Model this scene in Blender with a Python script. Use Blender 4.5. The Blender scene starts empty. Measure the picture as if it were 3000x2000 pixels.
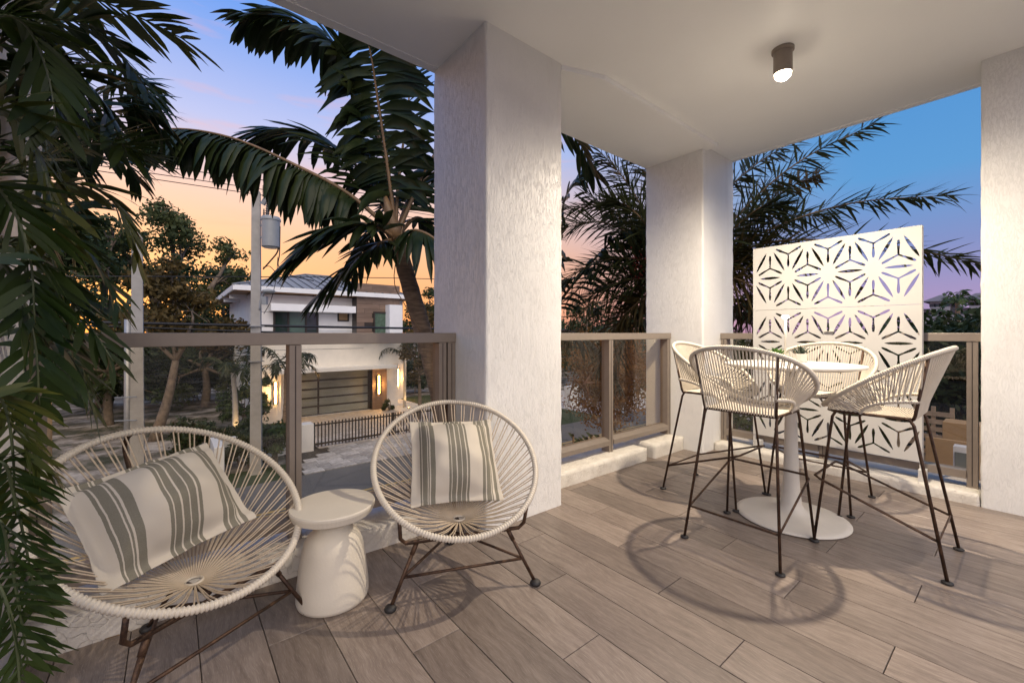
import bpy, math, random
import numpy as np
from mathutils import Vector, Matrix, noise as mnoise

R = math.radians
rnd = random.Random(7)
nrg = np.random.default_rng(11)
scn = bpy.context.scene
COL = scn.collection

# ------------------------------------------------------------------ camera
YAW = math.atan2(-.6288, .7776)
cam_d = bpy.data.cameras.new('camera'); cam = bpy.data.objects.new('camera', cam_d); COL.objects.link(cam)
cam.location = (0, 0, 1.27); cam.rotation_euler = (R(90), 0, YAW)
cam_d.sensor_width = 36; cam_d.lens = 966 / 2352 * 36; cam_d.shift_y = -19 / 2352
cam_d.clip_start = .05; cam_d.clip_end = 2000
scn.camera = cam

# ------------------------------------------------------------------ world: dusk sky
w = bpy.data.worlds.new('World'); scn.world = w; w.use_nodes = True
nt = w.node_tree; nt.nodes.clear(); L = nt.links.new
def N(t, **k):
    n = nt.nodes.new(t)
    for a, b in k.items(): setattr(n, a, b)
    return n
tc = N('ShaderNodeTexCoord'); sep = N('ShaderNodeSeparateXYZ'); L(tc.outputs['Generated'], sep.inputs[0])
def wramp(stops, src):
    r = N('ShaderNodeValToRGB'); e = r.color_ramp.elements
    while len(e) < len(stops): e.new(.5)
    for i, (p, c) in enumerate(stops): e[i].position = p; e[i].color = (*c, 1)
    L(src, r.inputs[0]); return r.outputs[0]
warm = wramp([(0, (.95, .33, .13)), (.07, (.98, .40, .15)), (.17, (.96, .49, .25)), (.27, (.88, .57, .46)), (.39, (.47, .52, .82)), (.55, (.15, .33, .82)), (.9, (.13, .27, .68))], sep.outputs[2])
cool = wramp([(0, (.42, .27, .46)), (.07, (.33, .26, .50)), (.15, (.20, .25, .52)), (.27, (.095, .30, .62)), (.5, (.06, .25, .60)), (.9, (.12, .27, .66))], sep.outputs[2])
hx = N('ShaderNodeVectorMath', operation='MULTIPLY'); hx.inputs[1].default_value = (1, 1, 0); L(tc.outputs['Generated'], hx.inputs[0])
hn = N('ShaderNodeVectorMath', operation='NORMALIZE'); L(hx.outputs[0], hn.inputs[0])
dt = N('ShaderNodeVectorMath', operation='DOT_PRODUCT'); dt.inputs[1].default_value = (-.05, .998, 0); L(hn.outputs[0], dt.inputs[0])
az = N('ShaderNodeMapRange', interpolation_type='SMOOTHSTEP'); az.inputs[1].default_value = .12; az.inputs[2].default_value = .92; L(dt.outputs['Value'], az.inputs[0])
mx = N('ShaderNodeMix', data_type='RGBA'); L(az.outputs[0], mx.inputs[0]); L(cool, mx.inputs[6]); L(warm, mx.inputs[7])
# thin streaks of high cloud
mp = N('ShaderNodeMapping'); mp.inputs['Scale'].default_value = (2.2, 2.2, 13); L(tc.outputs['Generated'], mp.inputs[0])
cn = N('ShaderNodeTexNoise'); cn.inputs['Scale'].default_value = 2.4; cn.inputs['Detail'].default_value = 5; L(mp.outputs[0], cn.inputs['Vector'])
cr = N('ShaderNodeMapRange'); cr.inputs[1].default_value = .56; cr.inputs[2].default_value = .78; cr.inputs[4].default_value = .38; L(cn.outputs[0], cr.inputs[0])
cm = N('ShaderNodeMath', operation='MULTIPLY'); L(cr.outputs[0], cm.inputs[0]); L(az.outputs[0], cm.inputs[1])
mc = N('ShaderNodeMix', data_type='RGBA'); L(cm.outputs[0], mc.inputs[0]); L(mx.outputs[2], mc.inputs[6]); mc.inputs[7].default_value = (1, .42, .26, 1)
nish = N('ShaderNodeTexSky'); nish.sky_type = 'NISHITA'; nish.sun_disc = False
nish.sun_elevation = R(3); nish.sun_rotation = R(-3)
ad = N('ShaderNodeMix', data_type='RGBA', blend_type='ADD'); ad.inputs[0].default_value = .02
L(mc.outputs[2], ad.inputs[6]); L(nish.outputs[0], ad.inputs[7])
bg = N('ShaderNodeBackground'); bg.inputs[1].default_value = .72
wo = N('ShaderNodeOutputWorld'); L(ad.outputs[2], bg.inputs[0]); L(bg.outputs[0], wo.inputs[0])

# very soft directional fill, added to lift the shade
sd = bpy.data.lights.new('fill_sun', 'SUN'); fill_sun = bpy.data.objects.new('fill_sun', sd); COL.objects.link(fill_sun)
sd.energy = 1.95; sd.angle = R(70); sd.color = (1, .81, .61)
FILL_EL, FILL_ROT = R(42), R(200)      # added fill from behind the house, away from the sunset
fill_sun.rotation_euler = Vector((-math.sin(FILL_ROT) * math.cos(FILL_EL), -math.cos(FILL_ROT) * math.cos(FILL_EL), -math.sin(FILL_EL))).to_track_quat('-Z', 'Y').to_euler()

vs = scn.view_settings
vs.view_transform = 'Standard'; vs.look = 'None'; vs.exposure = .58; vs.gamma = 1; vs.use_curve_mapping = False
scn.cycles.use_denoising = True
scn.cycles.max_bounces = 8; scn.cycles.diffuse_bounces = 4; scn.cycles.transparent_max_bounces = 24
scn.cycles.sample_clamp_indirect = 4

LAMP_W = 310
# ------------------------------------------------------------------ helpers
FW = Vector((.6289, .7777, 0)); RT = Vector((.7775, -.6289, 0))
def PX(x, y, z):
    """a point z metres in front of the standpoint, from its place in a 2352-wide view"""
    return RT * (z * (x - 1176) / 966) + FW * z + Vector((0, 0, 1.27 + z * (765 - y) / 966))
def PYp(x, y, Y):
    r = (x - 1176) / 966; z = Y / (.7777 - .6289 * r); return PX(x, y, z)
def PXp(x, y, X):
    r = (x - 1176) / 966; z = X / (.7775 * r + .6289); return PX(x, y, z)
GZ = -3.0

def tag(o, label=None, cat=None, group=None, kind=None):
    if label: o['label'] = label
    if cat: o['category'] = cat
    if group: o['group'] = group
    if kind: o['kind'] = kind
    return o
def empty(name, loc=(0, 0, 0), rz=0):
    o = bpy.data.objects.new(name, None); COL.objects.link(o); o.location = loc; o.rotation_euler = (0, 0, rz); o.empty_display_size = .1
    return o
def wloc(o):
    v = Vector((0, 0, 0))
    while o is not None: v = v + Vector(o.location); o = o.parent
    return v
def link_mesh(name, me, mat, parent=None, smooth=False, bevel=0):
    if mat is not None and not me.materials: me.materials.append(mat)
    if smooth: me.polygons.foreach_set('use_smooth', [True] * len(me.polygons))
    o = bpy.data.objects.new(name, me); COL.objects.link(o)
    if parent is not None: o.parent = parent
    if bevel:
        m = o.modifiers.new('bevel', 'BEVEL'); m.width = bevel; m.segments = 2; m.limit_method = 'ANGLE'
    return o
class MB:
    def __init__(s): s.v = []; s.f = []
    def box(s, x0, x1, y0, y1, z0, z1):
        b = len(s.v)
        s.v += [(x0, y0, z0), (x1, y0, z0), (x1, y1, z0), (x0, y1, z0), (x0, y0, z1), (x1, y0, z1), (x1, y1, z1), (x0, y1, z1)]
        s.f += [tuple(b + i for i in q) for q in ((3, 2, 1, 0), (4, 5, 6, 7), (0, 1, 5, 4), (1, 2, 6, 5), (2, 3, 7, 6), (3, 0, 4, 7))]
        return s
    def obox(s, c, ax, ay, az):
        b = len(s.v); c = Vector(c); ax = Vector(ax); ay = Vector(ay); az = Vector(az)
        for k in (-1, 1):
            for i, j in ((-1, -1), (1, -1), (1, 1), (-1, 1)): s.v.append(tuple(c + ax * i + ay * j + az * k))
        s.f += [tuple(b + i for i in q) for q in ((3, 2, 1, 0), (4, 5, 6, 7), (0, 1, 5, 4), (1, 2, 6, 5), (2, 3, 7, 6), (3, 0, 4, 7))]
        return s
    def tube(s, pts, r, n=8, closed=False, caps=True):
        P = [Vector(p) for p in pts]; m = len(P); rr = r if isinstance(r, (list, tuple)) else [r] * m
        T = []
        for i in range(m):
            a = P[(i - 1) % m] if (closed or i > 0) else P[i]
            b = P[(i + 1) % m] if (closed or i < m - 1) else P[i]
            t = (b - a); T.append(t.normalized() if t.length > 1e-9 else Vector((0, 0, 1)))
        up = Vector((0, 0, 1)) if abs(T[0].z) < .9 else Vector((1, 0, 0))
        u = T[0].cross(up).normalized(); base = len(s.v)
        for i in range(m):
            u = (u - T[i] * u.dot(T[i])).normalized(); v = T[i].cross(u)
            for k in range(n):
                a = 2 * math.pi * k / n
                s.v.append(tuple(P[i] + (u * math.cos(a) + v * math.sin(a)) * rr[i]))
        for i in range(m if closed else m - 1):
            a = base + i * n; b = base + ((i + 1) % m) * n
            for k in range(n): s.f.append((a + k, a + (k + 1) % n, b + (k + 1) % n, b + k))
        if caps and not closed:
            s.f.append(tuple(base + k for k in range(n - 1, -1, -1)))
            s.f.append(tuple(base + (m - 1) * n + k for k in range(n)))
        return s
    def lathe(s, prof, n=32, c=(0, 0, 0)):
        base = len(s.v)
        for r, z in prof:
            for k in range(n):
                a = 2 * math.pi * k / n
                s.v.append((c[0] + r * math.cos(a), c[1] + r * math.sin(a), c[2] + z))
        for i in range(len(prof) - 1):
            a = base + i * n; b = a + n
            for k in range(n): s.f.append((a + k, a + (k + 1) % n, b + (k + 1) % n, b + k))
        s.f.append(tuple(base + k for k in range(n - 1, -1, -1)))
        m = base + (len(prof) - 1) * n
        s.f.append(tuple(m + k for k in range(n)))
        return s
    def poly(s, pts):
        b = len(s.v); s.v += [tuple(p) for p in pts]; s.f.append(tuple(range(b, b + len(pts)))); return s
    def build(s, name, mat, parent=None, smooth=False, bevel=0, local=False):
        off = Vector((0, 0, 0)) if (local or parent is None) else wloc(parent)
        me = bpy.data.meshes.new(name)
        me.from_pydata([(x - off.x, y - off.y, z - off.z) for x, y, z in s.v], [], s.f); me.update()
        return link_mesh(name, me, mat, parent, smooth, bevel)
def np_mesh(name, V, F, mat, parent=None, smooth=False):
    """V (n,3), F (m,4) numpy quads"""
    off = wloc(parent) if parent is not None else Vector((0, 0, 0))
    V = np.asarray(V, dtype=np.float32) - np.array(off, dtype=np.float32); F = np.asarray(F, dtype=np.int32)
    me = bpy.data.meshes.new(name); me.vertices.add(len(V)); me.vertices.foreach_set('co', V.ravel())
    me.loops.add(F.size); me.loops.foreach_set('vertex_index', F.ravel()); k = F.shape[1]
    me.polygons.add(len(F)); me.polygons.foreach_set('loop_start', np.arange(0, F.size, k, dtype=np.int32))
    me.update(calc_edges=True); me.validate()
    return link_mesh(name, me, mat, parent, smooth)
def copy_tree(o, parent=None):
    c = o.copy(); COL.objects.link(c); c.parent = parent
    for ch in o.children: copy_tree(ch, c)
    return c
def bez(pts, n):
    """smooth curve through pts (Catmull-Rom)"""
    P = [Vector(p) for p in pts]; P = [P[0] * 2 - P[1]] + P + [P[-1] * 2 - P[-2]]; out = []
    segs = len(P) - 3
    for i in range(n):
        t = i / (n - 1) * segs; k = min(int(t), segs - 1); t -= k
        a, b, c, d = P[k:k + 4]
        out.append(.5 * ((2 * b) + (c - a) * t + (2 * a - 5 * b + 4 * c - d) * t * t + (3 * b - a - 3 * c + d) * t ** 3))
    return out

# ------------------------------------------------------------------ materials
class Mat:
    def __init__(s, name):
        s.m = bpy.data.materials.new(name); s.m.use_nodes = True; s.t = s.m.node_tree; s.t.nodes.clear()
        s.out = s.n('ShaderNodeOutputMaterial'); s.p = s.n('ShaderNodeBsdfPrincipled'); s.l(s.p.outputs[0], s.out.inputs[0])
        s.tc = s.n('ShaderNodeTexCoord')
    def n(s, t, **k):
        x = s.t.nodes.new(t)
        for a, b in k.items(): setattr(x, a, b)
        return x
    def l(s, a, b): s.t.links.new(a, b)
    def noise(s, scale=5, detail=4, vec=None, stretch=None, rough=.55):
        v = vec or s.tc.outputs['Object']
        if stretch:
            m = s.n('ShaderNodeMapping'); m.inputs['Scale'].default_value = stretch; s.l(v, m.inputs[0]); v = m.outputs[0]
        x = s.n('ShaderNodeTexNoise'); x.inputs['Scale'].default_value = scale; x.inputs['Detail'].default_value = detail; x.inputs['Roughness'].default_value = rough
        s.l(v, x.inputs['Vector']); return x.outputs[0]
    def ramp(s, src, stops, const=False):
        r = s.n('ShaderNodeValToRGB'); e = r.color_ramp.elements
        if const: r.color_ramp.interpolation = 'CONSTANT'
        while len(e) < len(stops): e.new(.5)
        for i, (p, c) in enumerate(stops):
            e[i].position = p; e[i].color = (*c, 1) if not isinstance(c, (int, float)) else (c, c, c, 1)
        s.l(src, r.inputs[0]); return r.outputs[0]
    def mix(s, f, a, b, mode='MIX'):
        x = s.n('ShaderNodeMix', data_type='RGBA', blend_type=mode)
        for i, q in ((0, f), (6, a), (7, b)):
            if isinstance(q, (int, float)): x.inputs[i].default_value = q if i == 0 else (q, q, q, 1)
            elif isinstance(q, tuple): x.inputs[i].default_value = (*q, 1)
            else: s.l(q, x.inputs[i])
        return x.outputs[2]
    def math(s, op, a, b=0):
        x = s.n('ShaderNodeMath', operation=op)
        for i, q in ((0, a), (1, b)):
            if isinstance(q, (int, float)): x.inputs[i].default_value = q
            else: s.l(q, x.inputs[i])
        return x.outputs[0]
    def col(s, c):
        if isinstance(c, tuple): s.p.inputs['Base Color'].default_value = (*c, 1)
        else: s.l(c, s.p.inputs['Base Color'])
        return s
    def rough(s, v):
        if isinstance(v, (int, float)): s.p.inputs['Roughness'].default_value = v
        else: s.l(v, s.p.inputs['Roughness'])
        return s
    def bump(s, h, st=.4, dist=.01):
        b = s.n('ShaderNodeBump'); b.inputs['Strength'].default_value = st; b.inputs['Distance'].default_value = dist
        s.l(h, b.inputs['Height']); s.l(b.outputs[0], s.p.inputs['Normal']); return s
    def sp(s, v): s.p.inputs['Specular IOR Level'].default_value = v; return s
    def metal(s, v): s.p.inputs['Metallic'].default_value = v; return s
def simple(name, c, rough=.6, var=.12, scale=6, bump=.0, bscale=80, metal=0, spec=.5, dist=.004):
    m = Mat(name); n = m.noise(scale, 5)
    d = tuple(max(0, x * (1 - var)) for x in c); u = tuple(min(1, x * (1 + var)) for x in c)
    m.col(m.ramp(n, [(.3, d), (.7, u)])).rough(rough).metal(metal).sp(spec)
    if bump: m.bump(m.noise(bscale, 3), bump, dist)
    return m.m
def stucco(name, c, fine=False):
    """drawn-down worm-finish plaster: upright furrows of broken length"""
    m = Mat(name)
    if fine: a = m.noise(64, 4, stretch=(1.2, 1.2, .26), rough=.6)
    else: a = m.noise(52, 4, stretch=(1.5, 1.5, .19), rough=.6)
    b = m.noise(70, 3)
    e = m.math('ABSOLUTE', m.math('SUBTRACT', a, .5)); gate = m.ramp(m.noise(9, 3), [(.30, .25), (.55, 1.)])
    cr_ = m.math('MULTIPLY', m.ramp(e, [(0., 1.), (.045, 0.)]), gate)
    h = m.math('ADD', m.math('MULTIPLY', m.math('SUBTRACT', 1., cr_), .9), m.math('MULTIPLY', b, .30))
    big = m.noise(1.4, 4)
    base = m.ramp(big, [(.3, tuple(x * .90 for x in c)), (.7, c)])
    st_ = m.ramp(m.noise(2.2, 5, stretch=(3, 3, .35), rough=.65), [(.56, 0.), (.74, 1.)]); base = m.mix(m.math('MULTIPLY', st_, .16), base, (.42, .37, .30))
    m.col(m.mix(m.math('MULTIPLY', cr_, .06), base, tuple(x * .45 for x in c))).rough(.42).sp(.4)  # furrows darkened in the colour too, as painted crevice shade
    m.bump(h, .46, .006); return m.m
M = {}
M['column'] = stucco('drawn_stucco', (.82, .805, .77))
M['column_fine'] = stucco('fine_stucco', (.82, .805, .77), True)
def _kerb():
    m = Mat('weathered_kerb'); a = m.noise(9, 6); v = m.n('ShaderNodeTexVoronoi', feature='DISTANCE_TO_EDGE'); v.inputs['Scale'].default_value = 7
    nz = m.n('ShaderNodeVectorMath', operation='ADD'); no = m.n('ShaderNodeTexNoise'); no.inputs['Scale'].default_value = 5
    m.l(m.tc.outputs['Object'], no.inputs['Vector']); m.l(no.outputs[1], nz.inputs[0]); m.l(m.tc.outputs['Object'], nz.inputs[1]); m.l(nz.outputs[0], v.inputs['Vector'])
    crack = m.ramp(v.outputs[0], [(0, 0.), (.018, 1.)]); peel = m.ramp(m.noise(14, 6, rough=.7), [(.50, 0.), (.60, 1.)])
    base = m.ramp(a, [(.3, (.58, .54, .475)), (.65, (.68, .64, .57))])
    base = m.mix(m.math('MULTIPLY', m.math('SUBTRACT', 1., crack), .20), base, (.16, .13, .10))
    base = m.mix(m.math('MULTIPLY', peel, .18), base, (.40, .33, .26))
    m.col(base).rough(.85).bump(m.math('ADD', m.math('MULTIPLY', crack, .6), m.math('MULTIPLY', m.noise(45, 5), .8)), .7, .008); return m.m
M['kerb'] = _kerb()
def _ceil():
    m = Mat('sprayed_ceiling'); n = m.noise(1.2, 4)
    m.col(m.ramp(n, [(.3, (.87, .865, .85)), (.7, (.905, .90, .885))])).rough(.5).sp(.4).bump(m.noise(150, 3), .22, .003); return m.m
M['ceiling'] = _ceil()
M['wall'] = simple('plaster_wall', (.72, .70, .66), .8, .06, 3, .3, 60)
def _plank():
    m = Mat('wood_look_plank'); oi = m.n('ShaderNodeObjectInfo'); ad = m.n('ShaderNodeVectorMath', operation='ADD')
    sc_ = m.n('ShaderNodeVectorMath', operation='SCALE'); cb = m.n('ShaderNodeCombineXYZ')
    m.l(oi.outputs['Random'], cb.inputs[0]); m.l(oi.outputs['Random'], cb.inputs[1]); m.l(cb.outputs[0], sc_.inputs[0]); sc_.inputs['Scale'].default_value = 37.
    m.l(m.tc.outputs['Object'], ad.inputs[0]); m.l(sc_.outputs[0], ad.inputs[1]); v = ad.outputs[0]
    warp = m.n('ShaderNodeTexNoise'); warp.inputs['Scale'].default_value = 2.2; m.l(v, warp.inputs['Vector'])
    wv = m.n('ShaderNodeVectorMath', operation='MULTIPLY_ADD'); m.l(warp.outputs[1], wv.inputs[0]); wv.inputs[1].default_value = (.12, .0, 0); m.l(v, wv.inputs[2])
    g = m.noise(11, 5, wv.outputs[0], (4.0, .42, 1), .62); f = m.noise(95, 4, wv.outputs[0], (4.5, .22, 1), .65); b = m.noise(2.0, 3, v, (1.6, .6, 1))
    c = m.ramp(g, [(.28, (.090, .066, .052)), (.5, (.175, .137, .112)), (.74, (.275, .226, .190))])
    c = m.mix(m.math('MULTIPLY', m.ramp(f, [(.54, 0.), (.62, 1.)]), .5), c, (.36, .315, .275))
    c = m.mix(m.math('MULTIPLY', m.ramp(f, [(.32, 1.), (.43, 0.)]), .45), c, (.065, .048, .038))
    c = m.mix(.35, c, m.ramp(b, [(.3, (.115, .09, .074)), (.7, (.25, .205, .172))]))
    tint = m.ramp(oi.outputs['Random'], [(0, (.84, .83, .82)), (.5, (1.10, 1.09, 1.08)), (1, (1.32, 1.31, 1.29))])
    m.col(m.mix(1., c, tint, 'MULTIPLY')).rough(m.ramp(g, [(.3, .44), (.7, .30)])).sp(.45).bump(m.math('ADD', g, m.math('MULTIPLY', f, .5)), .12, .002); return m.m
M['plank'] = _plank()
M['grout'] = simple('dark_grout', (.085, .075, .066), .9)
M['bronze'] = simple('bronze_aluminium', (.27, .225, .185), .42, .05, 20, .05, 300, .35)
def _glass():
    m = Mat('tinted_glass'); m.t.nodes.remove(m.p)
    tr = m.n('ShaderNodeBsdfTransparent'); tr.inputs[0].default_value = (.95, .905, .82, 1)
    gl = m.n('ShaderNodeBsdfGlossy'); gl.inputs['Roughness'].default_value = 0; gl.inputs[0].default_value = (.9, .9, .9, 1)
    lw_ = m.n('ShaderNodeLayerWeight'); f5 = m.math('POWER', lw_.outputs['Facing'], 5.); fr = m.math('ADD', m.math('MULTIPLY', f5, .9), .035)
    mx_ = m.n('ShaderNodeMixShader'); m.l(fr, mx_.inputs[0]); m.l(tr.outputs[0], mx_.inputs[1]); m.l(gl.outputs[0], mx_.inputs[2]); m.l(mx_.outputs[0], m.out.inputs[0])
    return m.m
M['glass'] = _glass()
M['white_metal'] = simple('white_powder_coat', (.60, .56, .49), .45, .03, 10, .03, 300)
M['screen'] = simple('white_screen_panel', (.53, .515, .485), .5, .03, 4)
M['white_gloss'] = simple('white_lacquer', (.70, .66, .59), .28, .02, 4)
M['plaster'] = simple('ivory_concrete', (.64, .58, .475), .55, .05, 5, .15, 110, 0, .35)
M['cord'] = simple('ivory_vinyl_cord', (.60, .535, .435), .42, .05, 30)
def _rust():
    m = Mat('rusted_steel'); n = m.noise(28, 6, rough=.7)
    m.col(m.ramp(n, [(.32, (.024, .016, .012)), (.5, (.070, .038, .023)), (.68, (.14, .080, .046)), (.8, (.20, .16, .125))])).rough(m.ramp(n, [(.3, .38), (.7, .65)])).metal(.55).bump(m.noise(120, 4), .3, .002); return m.m
M['rust'] = _rust()
M['cord_warm_lit'] = simple('warm_lit_vinyl_cord', (.50, .405, .295), .42, .08, 30)  # ivory cord again, with warm light on it put into the colour
M['rubber'] = simple('black_rubber', (.018, .016, .015), .6)
def _emit(name, c, st):
    m = Mat(name); m.p.inputs['Base Color'].default_value = (*c, 1); m.p.inputs['Emission Color'].default_value = (*c, 1); m.p.inputs['Emission Strength'].default_value = st; return m.m
M['lens'] = _emit('lit_lens', (1, .86, .66), 40)
M['sconce_light'] = _emit('lit_sconce', (1, .58, .20), 26)
M['led'] = _emit('lit_led', (1, .9, .72), 18)
def _stripe():
    m = Mat('striped_linen'); sx = m.n('ShaderNodeSeparateXYZ'); m.l(m.tc.outputs['Object'], sx.inputs[0])
    no = m.noise(90, 2); x = m.math('ADD', sx.outputs[0], m.math('MULTIPLY', m.math('SUBTRACT', no, .5), .002))
    t = m.n('ShaderNodeMapRange'); t.inputs[1].default_value = -.25; t.inputs[2].default_value = .25; m.l(x, t.inputs[0])
    c0, c1 = (.58, .52, .43), (.14, .130, .095)
    bands = []
    for a, b in ((.115, .13), (.14, .185), (.195, .205), (.215, .262), (.40, .425), (.432, .475), (.485, .53), (.537, .582), (.59, .615), (.765, .80), (.81, .86), (.868, .88), (.905, .94)): bands += [(a, c1), (b, c0)]
    # two ramps (a ramp holds 32 stops)
    c = m.ramp(t.outputs[0], [(0, c0)] + bands, True)
    weave = m.n('ShaderNodeTexWave', bands_direction='Y'); weave.inputs['Scale'].default_value = 110; m.l(m.tc.outputs['Object'], weave.inputs['Vector'])
    c = m.mix(m.math('MULTIPLY', m.noise(260, 2, stretch=(1, 2.5, 1)), .35), c, (.52, .475, .39))
    m.col(c).rough(.9).sp(.15).bump(m.math('ADD', weave.outputs[1], m.noise(350, 2)), .25, .0015); return m.m
M['stripe'] = _stripe()
def leaf(name, c0, c1, rough=.42, tr=.22, scale=3., spec=.25):
    m = Mat(name); g = m.n('ShaderNodeNewGeometry')
    n = m.noise(scale, 3, g.outputs['Position']); c = m.ramp(n, [(.32, c0), (.68, c1)]); m.col(c).rough(rough).sp(spec)
    t = m.n('ShaderNodeBsdfTranslucent'); m.l(c, t.inputs[0]); x = m.n('ShaderNodeMixShader'); x.inputs[0].default_value = tr
    m.l(m.p.outputs[0], x.inputs[1]); m.l(t.outputs[0], x.inputs[2]); m.l(x.outputs[0], m.out.inputs[0]); return m.m
M['areca'] = leaf('areca_leaf', (.012, .030, .007), (.048, .072, .015), .38, .32)
M['areca_light'] = leaf('areca_leaf_light', (.030, .050, .010), (.105, .110, .022), .36, .30)
M['palm_leaf'] = leaf('palm_leaf', (.012, .024, .008), (.040, .052, .016), .38, .26)
M['date_leaf'] = leaf('date_leaf', (.024, .040, .016), (.100, .100, .034), .45, .30, 1.4)
M['oak_leaf'] = leaf('oak_leaf', (.030, .048, .018), (.105, .120, .040), .6, .25, .35)
M['dark_leaf'] = leaf('dark_leaf', (.016, .032, .012), (.058, .082, .026), .55, .22, .5)
M['bright_leaf'] = leaf('bright_leaf', (.03, .06, .015), (.09, .13, .03), .5, .25, 1.)
M['amber_glow_leaf'] = leaf('amber_glow_leaf', (.16, .065, .014), (.42, .19, .045), .6, .25, 2.)  # amber glow of the railing glass put into the leaf colour
M['tan_leaf'] = leaf('tan_leaf', (.06, .045, .014), (.15, .10, .03), .6, .25, 1.)
M['succulent'] = leaf('succulent_leaf', (.05, .13, .03), (.16, .28, .07), .4, .2, 30)
M['dark_succulent'] = leaf('dark_succulent_leaf', (.02, .035, .025), (.07, .09, .06), .4, .15, 40)
M['stalk'] = simple('brown_stalk', (.17, .10, .045), .5, .3, 5)
M['green_stalk'] = simple('green_stalk', (.06, .075, .03), .45, .35, 6)
M['copper_stalk'] = simple('copper_stalk', (.25, .10, .035), .45, .3, 8)
def _trunk():
    m = Mat('palm_trunk'); n = m.noise(5, 5, stretch=(1, 1, 6)); m.col(m.ramp(n, [(.3, (.12, .085, .058)), (.55, (.27, .185, .115)), (.75, (.42, .31, .21))])).rough(.8).bump(n, .6, .02); return m.m
M['trunk'] = _trunk()
M['bark'] = simple('grey_bark', (.17, .13, .095), .85, .4, 6, .5, 20, dist=.03)
M['concrete'] = simple('pole_concrete', (.36, .345, .32), .8, .12, 4, .2, 40)
M['steel'] = simple('galvanised_steel', (.36, .37, .38), .45, .1, 8, 0, 50, .5)
M['transformer'] = simple('transformer_paint', (.30, .315, .32), .4, .06, 6)
M['black'] = simple('black_cable', (.012, .012, .013), .5)
M['dark_frame'] = simple('dark_bronze_frame', (.035, .026, .020), .45)
M['porcelain'] = simple('brown_porcelain', (.06, .05, .05), .3)
M['house_white'] = simple('house_stucco', (.86, .85, .83), .8, .05, 2, .2, 30, dist=.01)
M['fascia'] = simple('white_fascia', (.87, .87, .86), .5, .03, 2)
def _tile():
    m = Mat('wood_tile'); oi = m.n('ShaderNodeObjectInfo'); n = m.noise(3, 4, stretch=(.5, 1, 8))
    c = m.ramp(n, [(.3, (.165, .105, .072)), (.7, (.27, .19, .14))]); t = m.ramp(oi.outputs['Random'], [(0, (.75, .74, .72)), (1, (1.1, 1.08, 1.06))])
    m.col(m.mix(1., c, t, 'MULTIPLY')).rough(.5); return m.m
M['tile'] = _tile()
M['seam'] = simple('dark_roof_seam', (.06, .062, .066), .5)
M['roof'] = simple('grey_metal_roof', (.25, .25, .245), .6, .08, 1.5, 0, 50, 0, .3)
M['soffit'] = simple('timber_soffit', (.36, .20, .10), .6, .2, 3)
def _pane(name, c, r=.1):
    m = Mat(name); n = m.noise(.8, 2); m.col(m.ramp(n, [(.35, tuple(x * .6 for x in c)), (.7, c)])).rough(r).sp(.8); return m.m
M['window_pane'] = _pane('window_glass', (.03, .055, .045), .04)
M['green_pane'] = _pane('green_blind', (.10, .17, .13), .12)
M['curtain'] = simple('green_curtain', (.07, .12, .085), .7, .3, 8)
M['frosted'] = _pane('frosted_glass', (.24, .265, .245), .35)
def _paver():
    m = Mat('travertine_paver'); oi = m.n('ShaderNodeObjectInfo'); n = m.noise(5, 5, rough=.65)
    c = m.ramp(n, [(.3, (.36, .345, .33)), (.65, (.68, .66, .63))]); t = m.ramp(oi.outputs['Random'], [(0, (.66, .64, .62)), (1, (1.08, 1.05, 1.02))])
    m.col(m.mix(1., c, t, 'MULTIPLY')).rough(.6).bump(m.noise(40, 3), .2, .004); return m.m
M['paver'] = _paver()
def _asph():
    m = Mat('asphalt'); n = m.noise(.7, 5); g = m.noise(60, 3); c = m.ramp(n, [(.3, (.11, .108, .105)), (.7, (.16, .156, .15))])
    m.col(m.mix(m.math('MULTIPLY', m.ramp(g, [(.55, 0.), (.7, 1.)]), .4), c, (.2, .195, .19))).rough(.85).bump(g, .4, .01); return m.m
M['asphalt'] = _asph()
def _sand():
    m = Mat('sandy_ground'); n = m.noise(.9, 6, rough=.65); m.col(m.ramp(n, [(.42, (.04, .045, .024)), (.52, (.20, .175, .15)), (.64, (.46, .43, .40))])).rough(.95).bump(m.noise(6, 5), .3, .03); return m.m
M['sand'] = _sand()
M['turf'] = simple('clipped_turf', (.035, .055, .016), .9, .35, 12, .5, 60, dist=.02)
M['soil'] = simple('planting_soil', (.05, .042, .034), .95, .4, 8, .5, 30, dist=.02)
M['yellow'] = simple('road_paint_yellow', (.50, .34, .12), .7, .2, 3)
M['white_stone'] = simple('white_pebble', (.62, .61, .59), .7, .15, 30)
M['tan'] = simple('tan_board', (.40, .26, .13), .8, .15, 2)
M['pallet'] = simple('pallet_timber', (.36, .27, .19), .8, .25, 5)
M['plastic'] = simple('white_plastic', (.72, .72, .72), .4)
M['far_wall'] = simple('far_building_wall', (.50, .47, .48), .8, .06, .2)
M['far_roof'] = simple('far_building_roof', (.16, .14, .15), .8)
M['red'] = leaf('red_seed', (.12, .02, .015), (.28, .05, .03), .6, .1, 8)
M['pot'] = simple('terracotta_pot', (.30, .26, .22), .7, .1, 5)

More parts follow.
